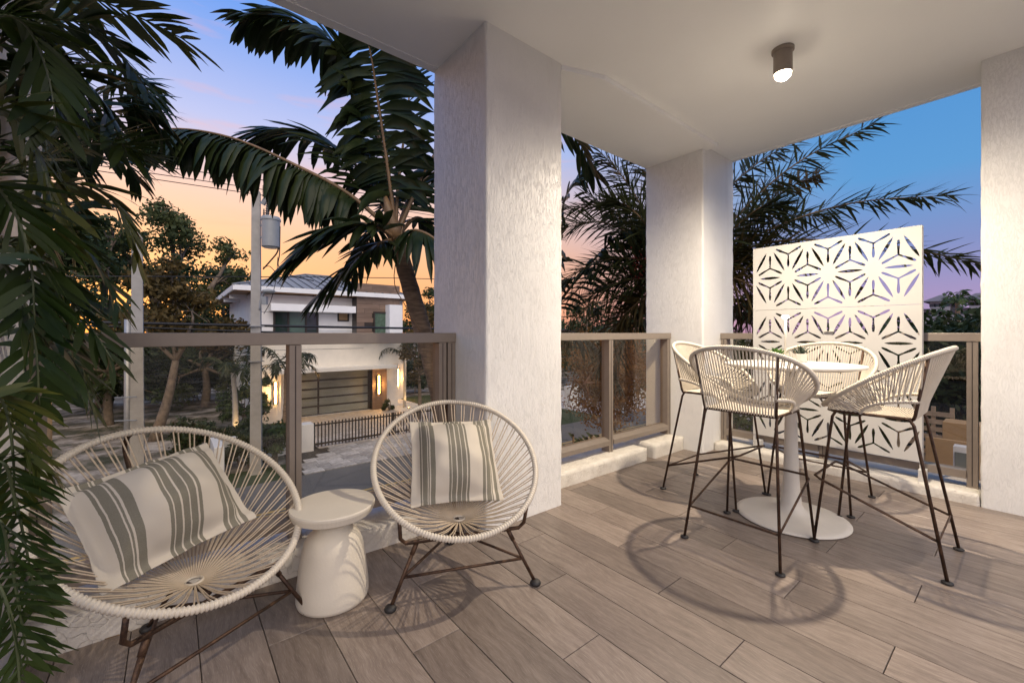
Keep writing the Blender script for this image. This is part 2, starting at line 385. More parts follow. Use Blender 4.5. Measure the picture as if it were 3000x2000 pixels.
# ================================================================== BALCONY STRUCTURE
CEIL = 3.26
floor = tag(MB().box(-1.4, 5.09, -.75, 2.885, -.32, -.011).build('floor', M['grout']), kind='structure')
pw, pl, gp = .22, 1.2, .003
me = bpy.data.meshes.new('plank')
_b = .0016; hx_, hy_ = (pw - gp) / 2, (pl - gp) / 2
_v = [(sx * hx_, sy * hy_, -.0105) for sx, sy in ((-1, -1), (1, -1), (1, 1), (-1, 1))] + [(sx * hx_, sy * hy_, -_b) for sx, sy in ((-1, -1), (1, -1), (1, 1), (-1, 1))] + [(sx * (hx_ - _b), sy * (hy_ - _b), 0) for sx, sy in ((-1, -1), (1, -1), (1, 1), (-1, 1))]
_f = [(8, 9, 10, 11)] + [(a + i, a + (i + 1) % 4, a + 4 + (i + 1) % 4, a + 4 + i) for a in (0, 4) for i in range(4)]
me.from_pydata(_v, [], _f); me.update(); me.materials.append(M['plank'])
for k in range(-9, 20):
    xc = .745 + pw * k + pw / 2
    if xc < -1.3 or xc > 4.98: continue
    for n in range(-3, 4):
        y0 = .35 + .4 * (k % 3) + pl * n; y1 = y0 + pl
        y0 = max(y0, -.73); y1 = min(y1, 2.86)
        if y1 - y0 < .06: continue
        o = bpy.data.objects.new('plank', me); COL.objects.link(o); o.parent = floor
        o.location = (xc, (y0 + y1) / 2, rnd.uniform(-.0006, .0006)); o.scale = (1, (y1 - y0 - .0005) / pl, 1)
cl = MB().box(-1.4, 5.09, -.55, 2.885, CEIL, CEIL + .26).build('ceiling', M['ceiling'], bevel=.006); tag(cl, kind='structure')
MB().box(-1.4, 5.045, 2.80, 2.812, CEIL - .006, CEIL + .002).build('drip_bead', M['ceiling'], cl)
MB().box(5.005, 5.017, -.5, 2.80, CEIL - .006, CEIL + .002).build('drip_bead', M['ceiling'], cl)
_p = [(2.248, 2.192), (2.60, 2.07), (4.455, 2.07), (4.455, 2.884), (2.248, 2.884)]; _b = MB(); _b.v = [(x, y, z) for z in (CEIL - .04, CEIL - .0005) for x, y in _p]
_b.f = [(4, 3, 2, 1, 0), (5, 6, 7, 8, 9)] + [(i, (i + 1) % 5, 5 + (i + 1) % 5, 5 + i) for i in range(5)]; _b.build('dropped_band', M['ceiling'], cl, bevel=.004)
def column(name, x0, x1, y0, y1, mat, label):
    b = MB(); nz = 66; q = random.Random(int(x0 * 100)); c = .013
    for k in range(nz + 1):
        z = -.02 + (CEIL + .024) * k / nz
        for ci, (cx, cy, sx, sy) in enumerate(((x0, y0, 1, 1), (x1, y0, -1, 1), (x1, y1, -1, -1), (x0, y1, 1, -1))):
            j = .0035 * mnoise.noise(Vector((ci * 7.3, x0, z * 9))) + .0022 * mnoise.noise(Vector((ci * 3.1, x0, z * 30)))
            pts = [(cx, cy + sy * .03), (cx + sx * j, cy + sy * (c + j)), (cx + sx * (c * .3 + j), cy + sy * (c * .3 + j)), (cx + sx * (c + j), cy + sy * j), (cx + sx * .03, cy)]
            if sx * sy < 0: pts.reverse()
            b.v += [(px, py, z) for px, py in pts]
    for k in range(nz):
        for i in range(20): b.f.append((k * 20 + i, k * 20 + (i + 1) % 20, k * 20 + 20 + (i + 1) % 20, k * 20 + 20 + i))
    o = b.build(name, mat)
    return tag(o, label, 'column', kind='structure')
column('column', 1.557, 2.246, 2.19, 2.882, M['column'], 'wide white stucco column behind the upright lounge chair')
column('column', 4.366, 5.087, 2.188, 2.88, M['column_fine'], 'white stucco corner column beside the perforated screen')
column('column', -1.15, -.462, 2.19, 2.88, M['column_fine'], 'white stucco column hidden behind the near palm fronds')
column('column', 4.60, 5.086, -.54, .236, M['column_fine'], 'white stucco pier at the far side edge of the balcony')
tag(MB().box(-1.39, 5.08, -.74, 2.87, GZ, -.321).build('wall_below', M['wall']), kind='structure')

def rough_block(name, x0, x1, y0, y1, z0, z1, parent, amp=.006, st=.03, seed=0):
    amp *= .6
    nx, ny, nz = (max(2, int((b - a) / st)) for a, b in ((x0, x1), (y0, y1), (z0, z1)))
    vid = {}; V = []; Fs = []
    def vert(i, j, k):
        key = (i, j, k)
        if key in vid: return vid[key]
        p = Vector((x0 + (x1 - x0) * i / nx, y0 + (y1 - y0) * j / ny, z0 + (z1 - z0) * k / nz))
        d = mnoise.noise_vector(p * 9 + Vector((seed, 0, 0))) * amp + mnoise.noise_vector(p * 30 + Vector((seed, 5, 0))) * amp * .5
        if k == 0: d.z = 0
        ed = (i in (0, nx)) + (j in (0, ny)) + (k == nz)
        if ed >= 2:
            p += (Vector(((x0 + x1) / 2, (y0 + y1) / 2, (z0 + z1) / 2)) - p).normalized() * .006
        vid[key] = len(V); V.append(tuple(p + d)); return vid[key]
    for i in range(nx):
        for j in range(ny):
            Fs.append((vert(i, j, nz), vert(i + 1, j, nz), vert(i + 1, j + 1, nz), vert(i, j + 1, nz)))
    for k in range(nz):
        for i in range(nx):
            Fs.append((vert(i, 0, k), vert(i + 1, 0, k), vert(i + 1, 0, k + 1), vert(i, 0, k + 1)))
            Fs.append((vert(i + 1, ny, k), vert(i, ny, k), vert(i, ny, k + 1), vert(i + 1, ny, k + 1)))
        for j in range(ny):
            Fs.append((vert(0, j + 1, k), vert(0, j, k), vert(0, j, k + 1), vert(0, j + 1, k + 1)))
            Fs.append((vert(nx, j, k), vert(nx, j + 1, k), vert(nx, j + 1, k + 1), vert(nx, j, k + 1)))
    b = MB(); b.v = V; b.f = Fs
    return b.build(name, M['kerb'], parent, smooth=True)
tag(rough_block('kerb', -.46, 1.555, 2.42, 2.86, -.006, .13, None, seed=1), kind='structure')
tag(rough_block('kerb', 2.248, 3.70, 2.42, 2.86, -.006, .125, None, seed=4), kind='structure')
tag(rough_block('kerb', 3.80, 4.364, 2.40, 2.86, -.006, .14, None, seed=7), kind='structure')
tag(rough_block('kerb', 4.60, 5.07, .24, 2.186, -.006, .085, None, seed=9), kind='structure')

# ---- glass railings
def rail_x(label, x0, x1, posts):
    t = empty('glass_railing', ((x0 + x1) / 2, 2.6, .13)); tag(t, label, 'railing')
    MB().box(x0, x1, 2.55, 2.66, 1.206, 1.272).build('top_rail', M['bronze'], t, bevel=.004)
    edges = []
    for a, b in posts:
        p = MB().box(a, b, 2.556, 2.65, .115, 1.205).build('post', M['bronze'], t, bevel=.002)
        m = (a + b) / 2; MB().box(m - .0025, m + .0025, 2.5545, 2.5562, .13, 1.2).build('groove', M['dark_frame'], p)
        edges.append((a, b))
    for (a, b), (c, d) in zip(edges[:-1], edges[1:]):
        q = MB(); z0, z1 = .195, .262; y0, y1 = 2.545, 2.652
        q.v = [(x, y, z) for x in (b + .001, c - .001) for y, z in ((y0, z0), (y1, z0), (y1, z1), (2.60, z1), (y0, z1 - .022))]
        q.f = [(0, 1, 2, 3, 4), (9, 8, 7, 6, 5)] + [(i, 5 + i, 5 + (i + 1) % 5, (i + 1) % 5) for i in range(5)]
        q.build('bottom_rail', M['bronze'], t, bevel=.002)
        MB().box(b - .004, c + .004, 2.612, 2.622, .25, 1.22).build('glass_pane', M['glass'], t)
rail_x('long bronze-framed glass railing behind the two lounge chairs', -.46, 1.556, [(-.458, -.40), (.50, .562), (1.425, 1.482), (1.495, 1.554)])
rail_x('short bronze-framed glass railing between the two white columns', 2.248, 4.364, [(2.25, 2.31), (3.27, 3.33), (4.30, 4.362)])
def rail_y(label, y0, y1, posts):
    t = empty('glass_railing', (4.81, (y0 + y1) / 2, .085)); tag(t, label, 'railing')
    MB().box(4.755, 4.865, y0, y1, 1.206, 1.272).build('top_rail', M['bronze'], t, bevel=.004)
    for a, b in posts:
        p = MB().box(4.761, 4.855, a, b, .07, 1.205).build('post', M['bronze'], t, bevel=.002)
        m = (a + b) / 2; MB().box(4.7595, 4.7612, m - .0025, m + .0025, .1, 1.2).build('groove', M['dark_frame'], p)
    for (a, b), (c, d) in zip(posts[:-1], posts[1:]):
        MB().box(4.75, 4.857, b + .001, c - .001, .15, .212).build('bottom_rail', M['bronze'], t, bevel=.002)
        MB().box(4.817, 4.827, b - .004, c + .004, .20, 1.22).build('glass_pane', M['glass'], t)
rail_y('bronze-framed glass railing behind the perforated screen', .24, 2.186, [(.258, .318), (1.21, 1.27), (2.122, 2.182)])

# ---- ceiling lamp, straight above the bar table
LX, LY = 3.335, 1.10
t = empty('ceiling_lamp', (LX, LY, CEIL)); tag(t, 'lit cylinder downlight on the white ceiling above the bar table', 'lamp')
MB().lathe([(.064, -.022), (.069, -.018), (.069, 0), (.06, 0)], 36, (LX, LY, CEIL)).build('flange', M['bronze'], t, smooth=False)
b = MB(); n = 36
pr = [(.058, -.02), (.058, -.172), (.050, -.172), (.050, -.150)]
b.v = [(LX + r * math.cos(2 * math.pi * k / n), LY + r * math.sin(2 * math.pi * k / n), CEIL + z) for r, z in pr for k in range(n)]
b.f = [(i * n + k, (i + 1) * n + k, (i + 1) * n + (k + 1) % n, i * n + (k + 1) % n) for i in range(3) for k in range(n)]
b.build('housing', M['bronze'], t, smooth=False)
MB().lathe([(.001, -.214), (.028, -.210), (.046, -.194), (.0495, -.175), (.0495, -.152)], 32, (LX, LY, CEIL)).build('lens', M['lens'], t, smooth=True)
ld = bpy.data.lights.new('lamp_light', 'SPOT'); ld.energy = LAMP_W; ld.color = (1, .86, .68); ld.spot_size = R(172); ld.spot_blend = 1.0; ld.shadow_soft_size = .03
lo = bpy.data.objects.new('lamp_light', ld); COL.objects.link(lo); lo.parent = t; lo.location = (0, 0, -.27)

# ---- perforated screen of three panels
def lens_poly(c, ang, ln, wd, n=7):
    pts = []; ca, sa = math.cos(ang), math.sin(ang)
    up = [(-ln / 2 + ln * i / n, wd / 2 * (math.sin(math.pi * i / n) ** .55 if 0 < i < n else .12)) for i in range(n + 1)]
    for x, y in up + [(x, -y) for x, y in reversed(up)]: pts.append((c[0] + x * ca - y * sa, c[1] + x * sa + y * ca))
    return pts
def wye(c, ang0, ln, wd):
    pts = []
    for i in range(3):
        a = ang0 + i * 2 * math.pi / 3; ca, sa = math.cos(a), math.sin(a)
        for x, y in ((ln * .30, -wd * .30), (ln * .7, -wd * .5), (ln * .94, -wd * .36), (ln, 0), (ln * .94, wd * .36), (ln * .7, wd * .5), (ln * .30, wd * .30)):
            pts.append((c[0] + x * ca - y * sa, c[1] + x * sa + y * ca))
        b_ = a + math.pi / 3; pts.append((c[0] + wd * .36 * math.cos(b_), c[1] + wd * .36 * math.sin(b_)))
    return pts
def clip_rect(p, x0, x1, y0, y1):
    for ax, lim, sg in ((0, x0, 1), (0, x1, -1), (1, y0, 1), (1, y1, -1)):
        o = []
        for i in range(len(p)):
            a, b_ = p[i - 1], p[i]; ia = (a[ax] - lim) * sg >= 0; ib = (b_[ax] - lim) * sg >= 0
            if ia != ib:
                k = (lim - a[ax]) / (b_[ax] - a[ax]); o.append((a[0] + (b_[0] - a[0]) * k, a[1] + (b_[1] - a[1]) * k))
            if ib: o.append(b_)
        p = o
        if len(p) < 3: return []
    return p
SX0, SX1 = 4.690, 4.699; SY0, SY1 = .553, 1.823; STOP = 2.142; PH = .638
t = empty('privacy_screen', (4.695, (SY0 + SY1) / 2, .085)); tag(t, 'white privacy screen with star-shaped cut-outs in front of the railing', 'screen')
aa, rh = .3215, PH / 2
def panel(z1, z0):
    cu = bpy.data.curves.new('panel', 'CURVE'); cu.dimensions = '2D'; cu.fill_mode = 'BOTH'; cu.extrude = .0035
    def spl(pts):
        s = cu.splines.new('POLY'); s.points.add(len(pts) - 1); s.use_cyclic_u = True
        for i, (x, y) in enumerate(pts): s.points[i].co = (x, y, 0, 1)
    yl, yr = SY0 + .003, SY1 - .003
    spl([(yl, z0 + .0015), (yr, z0 + .0015), (yr, z1 - .0015), (yl, z1 - .0015)])
    mg = .013; lim = (yl + mg, yr - mg, z0 + mg * .45, z1 - mg * .45)
    rows = [(z1, 0), (z1 - rh, 1), (z0, 0)]
    cell = math.atan2(rh, aa / 2)
    hubs = lambda off: [1.6625 + aa - aa * n + (-aa / 2 if off else 0) for n in range(0, 7)]
    def add(p, whole=False):
        q = clip_rect(p, *lim)
        if len(q) < 3: return
        if whole and any(abs(a[0] - b_[0]) + abs(a[1] - b_[1]) > 1e-9 for a, b_ in zip(p, q[1:] + q[:1])) and len(q) != len(p): return
        A = abs(sum(q[i - 1][0] * q[i][1] - q[i][0] * q[i - 1][1] for i in range(len(q)))) / 2
        if A > 2.2e-4: spl(q)
    for y in hubs(1): add(lens_poly((y + aa / 2, z1 - rh), 0, .178, .025))
    for zt, zb, ot, ob in ((z1, z1 - rh, 0, 1), (z1 - rh, z0, 1, 0)):
        for y in hubs(ot):
            for sg in (-1, 1):
                mid = (y + sg * aa / 4, (zt + zb) / 2); ang = math.atan2(-rh, sg * aa / 2)
                add(lens_poly(mid, ang, .208, .025))
        for y in hubs(ot): add(wye((y + aa / 2, zt - rh * .31), -math.pi / 2, .126, .022), True)
        for y in hubs(ob): add(wye((y + aa / 2, zb + rh * .31), math.pi / 2, .126, .022), True)
    co = bpy.data.objects.new('panel_curve', cu); COL.objects.link(co)
    bpy.context.view_layer.update()
    dg = bpy.context.evaluated_depsgraph_get(); me = bpy.data.meshes.new_from_object(co.evaluated_get(dg))
    bpy.data.objects.remove(co); bpy.data.curves.remove(cu)
    off = wloc(t); me.materials.clear()
    for v in me.vertices:
        y, z, x = v.co.x, v.co.y, v.co.z; v.co = (4.6945 + x - off.x, y - off.y, z - off.z)
    return link_mesh('panel', me, M['screen'], t)
for i in range(3): panel(STOP - PH * i, STOP - PH * (i + 1))
for y in (SY0 - .002, SY1 - .020):
    MB().box(4.699, 4.722, y, y + .022, .088, STOP - .004).build('post', M['screen'], t, bevel=.002)
for y in (SY0 + .03, SY1 - .03): MB().box(4.640, 4.735, y - .055, y - .008, .083, .180).build('foot', M['screen'], t, bevel=.003)
MB().box(4.668, 4.690, 1.13, 1.21, STOP - PH * 1.345, STOP - PH * 1.338).build('latch', M['white_metal'], t)

# ---- bar table
TX, TY = 3.335, 1.05
t = empty('bar_table', (TX, TY, 0)); tag(t, 'round white pedestal bar table among the four high stools', 'table')
MB().lathe([(.30, 0), (.335, .004), (.335, .010), (.30, .017), (.20, .027), (.12, .040), (.082, .060), (.064, .10), (.054, .18), (.046, .32), (.040, .52), (.036, .75), (.035, .90), (.035, 1.024)], 56, (TX, TY, .0005)).build('pedestal', M['white_metal'], t, smooth=True)
MB().lathe([(.05, 1.022), (.10, 1.024), (.37, 1.032), (.412, 1.044), (.415, 1.052), (.412, 1.058), (.40, 1.060), (0.001, 1.060)], 72, (TX, TY, 0)).build('table_top', M['white_gloss'], t, smooth=False)

# ---- wrapped ring: cord wound round a rod
def wrapped(b, path, r, pitch, closed, n=8):
    P = [Vector(p) for p in path]; Q = P + [P[0]] if closed else P
    seg = [(Q[i + 1] - Q[i]).length for i in range(len(Q) - 1)]; tot = sum(seg); turns = int(tot / pitch); m = turns * 4
    out = []; rr = []; acc = 0; k = 0
    for i in range(m if closed else m + 1):
        s = tot * i / m
        while k < len(seg) - 1 and acc + seg[k] < s: acc += seg[k]; k += 1
        out.append(Q[k].lerp(Q[k + 1], min(1, (s - acc) / max(seg[k], 1e-9)))); rr.append(r * (1.03, .93, .72, .93)[i % 4])
    b.tube(out, rr, n, closed)
    return b

# ---- bar stools
def make_stool():
    t = empty('bar_stool')
    for sx, u0, u1, zt in ((-1, -.285, -.150, .790), (1, .285, .205, .790)):
        for sv in (-1, 1):
            v0 = .265 if sx < 0 else .26
            top = Vector((u1, sv * .2, zt)); bot = Vector((u0, sv * v0, .010))
            pts = [bot, bot.lerp(top, .97), top.lerp(Vector((u1 + (.02 if sx < 0 else -.02), sv * .2, .800)), .6), Vector((u1 + (.035 if sx < 0 else -.035), sv * .2, .801))]
            lg = MB().tube(pts, .0082, 8).build('leg', M['rust'], t, smooth=True, local=True)
            MB().lathe([(.018, 0), (.024, .003), (.024, .009), (.014, .014)], 16, (u0, sv * v0, .0005)).build('foot_pad', M['rubber'], lg, smooth=True, local=True)
    fr = [(-.252, .249, .195), (.262, .236, .380), (.292, .218, .392), (.292, -.218, .392), (.262, -.236, .380), (-.252, -.249, .195)]
    MB().tube(fr, .0072, 8, True).build('footrest', M['rust'], t, smooth=True, local=True)
    sf = [(-.150, .2, .80), (-.150, -.2, .80), (.20, -.2, .80), (.235, -.16, .80), (.235, .16, .80), (.20, .2, .80)]
    MB().tube(sf, .0085, 8, True).build('seat_frame', M['rust'], t, smooth=True, local=True)
    rim_p = lambda a: Vector((.29 * math.cos(a), .34 * math.sin(a), 1.01 - .19 * math.cos(a) - .012 * math.cos(2 * a)))
    wrapped(MB(), [rim_p(2 * math.pi * i / 72) for i in range(72)], .0145, .0105, True).build('rim', M['cord'], t, smooth=True, local=True)
    ta = math.pi - .74
    for sv in (-1, 1):
        up = rim_p(ta); up.y *= sv
        MB().tube([(-.150, sv * .2, .800), Vector((-.158, sv * .203, .82)), up], .0082, 8).build('back_upright', M['rust'], t, smooth=True, local=True)
    arcs = {}
    for sv in (-1, 1):
        pts = bez([(.075, sv * .200, .806), (.045, sv * .222, .845), (-.015, sv * .238, .876), (-.085, sv * .232, .892), (-.178, sv * .208, .900)], 18); arcs[sv] = pts
        wrapped(MB(), pts, .0115, .0105, False).build('arm_arc', M['cord'], t, smooth=True, local=True)
    cr_ = .0036
    b = MB()
    nb = 27
    for i in range(nb):
        k = i / (nb - 1) * 2 - 1; a = math.pi + k * .72
        b.tube([(-.152, -k * .192, .800), rim_p(a)], cr_, 5, caps=False)
        b.tube([(-.158, -k * .192, .800), rim_p(a + .008) + Vector((-.004, 0, 0))], cr_, 5, caps=False)
    tag(b.build('back_cords', M['cord'], t, smooth=True, local=True), kind='stuff')
    b = MB()
    ns = 36
    for i in range(ns):
        u = -.150 + .375 * i / (ns - 1)
        b.tube([(u, -.198, .806), (u, 0, .801), (u, .198, .806)], .0040, 5, caps=False)
    for i in range(15):
        k = i / 14 * 2 - 1
        b.tube([(.232, k * .17, .803), rim_p(k * .62)], cr_, 5, caps=False)
    tag(b.build('seat_cords', M['cord'], t, smooth=True, local=True), kind='stuff')
    b = MB()
    for sv in (-1, 1):
        na = 17
        for i in range(na):
            q = arcs[sv][int(i / (na - 1) * 17)]; a = .70 + (ta - .08 - .70) * i / (na - 1); p = rim_p(a); p.y *= sv
            b.tube([q, p], cr_, 5, caps=False)
            a2 = a + .075; p2 = rim_p(min(a2, ta)); p2.y *= sv; b.tube([q, p2], cr_, 5, caps=False)
        for i in range(6):
            a = .60 + i * .05; p = rim_p(a); p.y *= sv; b.tube([(.20 - i * .022, sv * .2, .803), p], cr_, 5, caps=False)
    tag(b.build('side_cords', M['cord'], t, smooth=True, local=True), kind='stuff')
    return t
stool = make_stool()
for i, (x, y, a, lab) in enumerate([
        (2.765, 1.095, 0, 'ivory cord bar stool with its back to the camera, nearest the lounge chairs'),
        (3.320, .555, 90, 'ivory cord bar stool at the table nearest the white side pier, seen side-on'),
        (3.385, 1.610, -90, 'ivory cord bar stool beside the corner column, partly hidden by another stool'),
        (3.925, 1.045, 180, 'ivory cord bar stool between the table and the perforated screen, facing out')]):
    o = stool if i == 0 else copy_tree(stool)
    o.location = (x, y, .0005); o.rotation_euler = (0, 0, R(a)); tag(o, lab, 'stool', 'bar stools around the white table')

# ---- woven lounge chairs
CW, CD, CH0, CH1 = .4342, .3816, .3267, .8344
def crim(a):
    return Vector((CD * math.cos(a), CW * math.sin(a), (CH0 + CH1) / 2 + (CH0 - CH1) / 2 * math.cos(a)))
def make_lounge():
    t = empty('lounge_chair'); hub = Vector((.06, 0, .285))
    wrapped(MB(), [crim(2 * math.pi * i / 96) for i in range(96)], .0160, .0135, True, 10).build('rim', M['cord'], t, smooth=True, local=True)
    b = MB(); n = 44; hr = .030
    for i in range(n):
        for d in (-.011, .011):
            a = 2 * math.pi * (i + .5) / n; a += .10 * math.sin(2 * a) * .3
            p = crim(a + d * 2.0)
            q = hub + Vector((math.cos(a) * hr, math.sin(a) * hr, -.004 * math.cos(a)))
            m = p.lerp(q, .5) + Vector((0, 0, -.012))
            b.tube([p, m, q], .0031, 5, caps=False)
    tag(b.build('cords', M['cord_warm_lit'], t, smooth=True, local=True), kind='stuff')
    MB().tube([hub + Vector((math.cos(2 * math.pi * i / 24) * hr, math.sin(2 * math.pi * i / 24) * hr, 0)) for i in range(24)], .006, 6, True).build('hub_ring', M['cord'], t, smooth=True, local=True)
    # front carrying bar, turned up to the rim
    e = crim(.80); e2 = Vector((e.x, -e.y, e.z))
    bar = [e + Vector((0, 0, -.015)), Vector((e.x - .03, e.y - .005, .300)), Vector((e.x - .04, e.y - .03, .272)), Vector((e.x - .06, 0, .262)), Vector((e2.x - .04, e2.y + .03, .272)), Vector((e2.x - .03, e2.y + .005, .300)), e2 + Vector((0, 0, -.015))]
    MB().tube(bar, .0095, 8).build('front_bar', M['rust'], t, smooth=True, local=True)
    feet = {}
    for sv in (-1, 1):
        a = Vector((.205, sv * .225, .268)); f = Vector((.285, sv * .352, .012)); feet[sv] = (a, f)
        lg = MB().tube([a, f], .0088, 8).build('leg', M['rust'], t, smooth=True, local=True)
        MB().tube([a.lerp(f, .02), a.lerp(f, .22)], .0115, 8).build('collar', M['rust'], lg, smooth=True, local=True)
        MB().lathe([(.016, 0), (.026, .004), (.028, .012), (.022, .022), (.010, .028)], 18, (f.x, f.y, .0005)).build('foot_cap', M['rubber'], lg, smooth=True, local=True)
    rf = Vector((-.255, 0, .012)); ra = Vector((-.045, 0, .255))
    lg = MB().tube([ra, rf], .0088, 8).build('leg', M['rust'], t, smooth=True, local=True)
    MB().lathe([(.016, 0), (.026, .004), (.028, .012), (.022, .022), (.010, .028)], 18, (rf.x, rf.y, .0005)).build('foot_cap', M['rubber'], lg, smooth=True, local=True)
    c1 = feet[1][0].lerp(feet[1][1], .56); c2 = feet[-1][0].lerp(feet[-1][1], .56); c3 = ra.lerp(rf, .56)
    b = MB(); b.tube([c1, c2], .0070, 8); b.tube([c1, c3], .0070, 8); b.tube([c2, c3], .0070, 8)
    b.build('stretcher', M['rust'], t, smooth=True, local=True)
    sp = bez([(.16, 0, .262), (.03, 0, .262), (-.06, 0, .262), (-.20, 0, .38), (-.37, 0, .64), (-.425, 0, .75), (-.415, 0, .80), (-.385, 0, .825)], 26)
    MB().tube(sp, .0095, 8).build('spine', M['rust'], t, smooth=True, local=True)
    return t
lounge = make_lounge()
lounge.location = (.0389, 2.1507, .0005); lounge.rotation_euler = (0, 0, -1.08)
tag(lounge, 'ivory cord lounge chair nearest the palm, tilted pillow in it', 'chair', 'woven lounge chairs by the railing')
l2 = copy_tree(lounge); l2.location = (1.211, 1.975, .0005); l2.rotation_euler = (0, 0, -1.9613)
tag(l2, 'ivory cord lounge chair in front of the wide column, upright pillow in it', 'chair', 'woven lounge chairs by the railing')

# ---- pillows
def pillow(label, sx, sy, th, mw, seed):
    r_ = random.Random(seed); n = 26; V = []; Fs = []
    fl = .045
    def pt(i, j, side):
        u = i / n * 2 - 1; v = j / n * 2 - 1
        ins_u = 1 - fl / sx; ins_v = 1 - fl / sy
        au, av = min(1, abs(u) / ins_u), min(1, abs(v) / ins_v)
        bul = (max(0, 1 - au ** 2.1) * max(0, 1 - av ** 2.1)) ** .55
        wob = mnoise.noise(Vector((u * 2.3 + seed, v * 2.3, 0)))
        z = side * th * bul * (1 + .22 * wob) + (1 - bul) * .014 * mnoise.noise(Vector((u * 4 + seed, v * 4, 3)))
        z += side * .0025 + .05 * mnoise.noise(Vector((u * .8, v * .8, seed))) * .5
        pin = 1 - .055 * (1 - abs(v) ** 2) * (abs(u) ** 4); pin2 = 1 - .055 * (1 - abs(u) ** 2) * (abs(v) ** 4)
        rp = .004 * mnoise.noise(Vector((u * 7, v * 7, seed + 9)))
        return (u * sx * pin + rp, v * sy * pin2 + rp, z - .018 * (abs(v) > ins_v) * v)
    for side in (1, -1):
        for j in range(n + 1):
            for i in range(n + 1): V.append(pt(i, j, side))
    w_ = n + 1; o2 = w_ * w_
    for j in range(n):
        for i in range(n):
            a = j * w_ + i; Fs.append((a, a + 1, a + w_ + 1, a + w_)); Fs.append((o2 + a, o2 + a + w_, o2 + a + w_ + 1, o2 + a + 1))
    for i in range(n):
        for a, b_ in ((i, i + 1), ((n - i) + n * w_, (n - i - 1) + n * w_), ((n - i) * w_, (n - i - 1) * w_), (n + i * w_, n + (i + 1) * w_)):
            Fs.append((b_, a, o2 + a, o2 + b_))
    b = MB(); b.v = V; b.f = Fs; o = b.build('pillow', M['stripe'], smooth=True)
    m = o.modifiers.new('sub', 'SUBSURF'); m.levels = 1; m.render_levels = 1
    o.matrix_world = mw; tag(o, label, 'pillow', 'striped pillows in the lounge chairs'); return o
def seat_frame_mw(chair, f0, h0, f1, h1, side, roll, lift, yaw=0):
    """pillow plane leaning between bottom (f0,h0) and top (f1,h1) in chair-local depth/height"""
    a = chair.rotation_euler[2]; F = Vector((math.cos(a), math.sin(a), 0)); S = Vector((-F.y, F.x, 0))
    c = Vector(chair.location); bo = c + F * f0 + Vector((0, 0, h0)); to = c + F * f1 + Vector((0, 0, h1))
    up = (to - bo).normalized(); xr = (Matrix.Rotation(yaw, 3, 'Z') @ S); xr = (xr - up * xr.dot(up)).normalized(); nr = xr.cross(up).normalized()
    rot = Matrix((xr, up, nr)).transposed() @ Matrix.Rotation(roll, 3, 'Z')
    ctr = (bo + to) / 2 + S * side + nr * lift
    return Matrix.Translation(ctr) @ rot.to_4x4()
pillow('green-striped ivory pillow lying tilted in the chair nearest the palm', .258, .222, .170, seat_frame_mw(lounge, .075, .37, -.245, .72, -.045, R(2), .065, R(-10)), 3)
pillow('green-striped ivory pillow standing upright in the chair by the column', .246, .258, .150, seat_frame_mw(l2, .06, .34, -.265, .72, -.005, R(-1.5), .055), 8)

# ---- side table
t = empty('side_table', (.605, 2.12, 0)); tag(t, 'ivory hourglass side table between the two lounge chairs', 'table')
MB().lathe([(.148, 0), (.159, .004), (.163, .02), (.160, .08), (.150, .17), (.137, .245), (.126, .285), (.112, .308), (.092, .324), (.080, .336), (.077, .350)], 56, (.605, 2.12, .001)).build('base', M['plaster'], t, smooth=True)
MB().lathe([(.076, .342), (.080, .358), (.100, .374), (.145, .389), (.180, .408), (.191, .436), (.192, .446), (.188, .452), (0.001, .452)], 64, (.605, 2.12, 0)).build('table_top', M['plaster'], t, smooth=False, bevel=0)

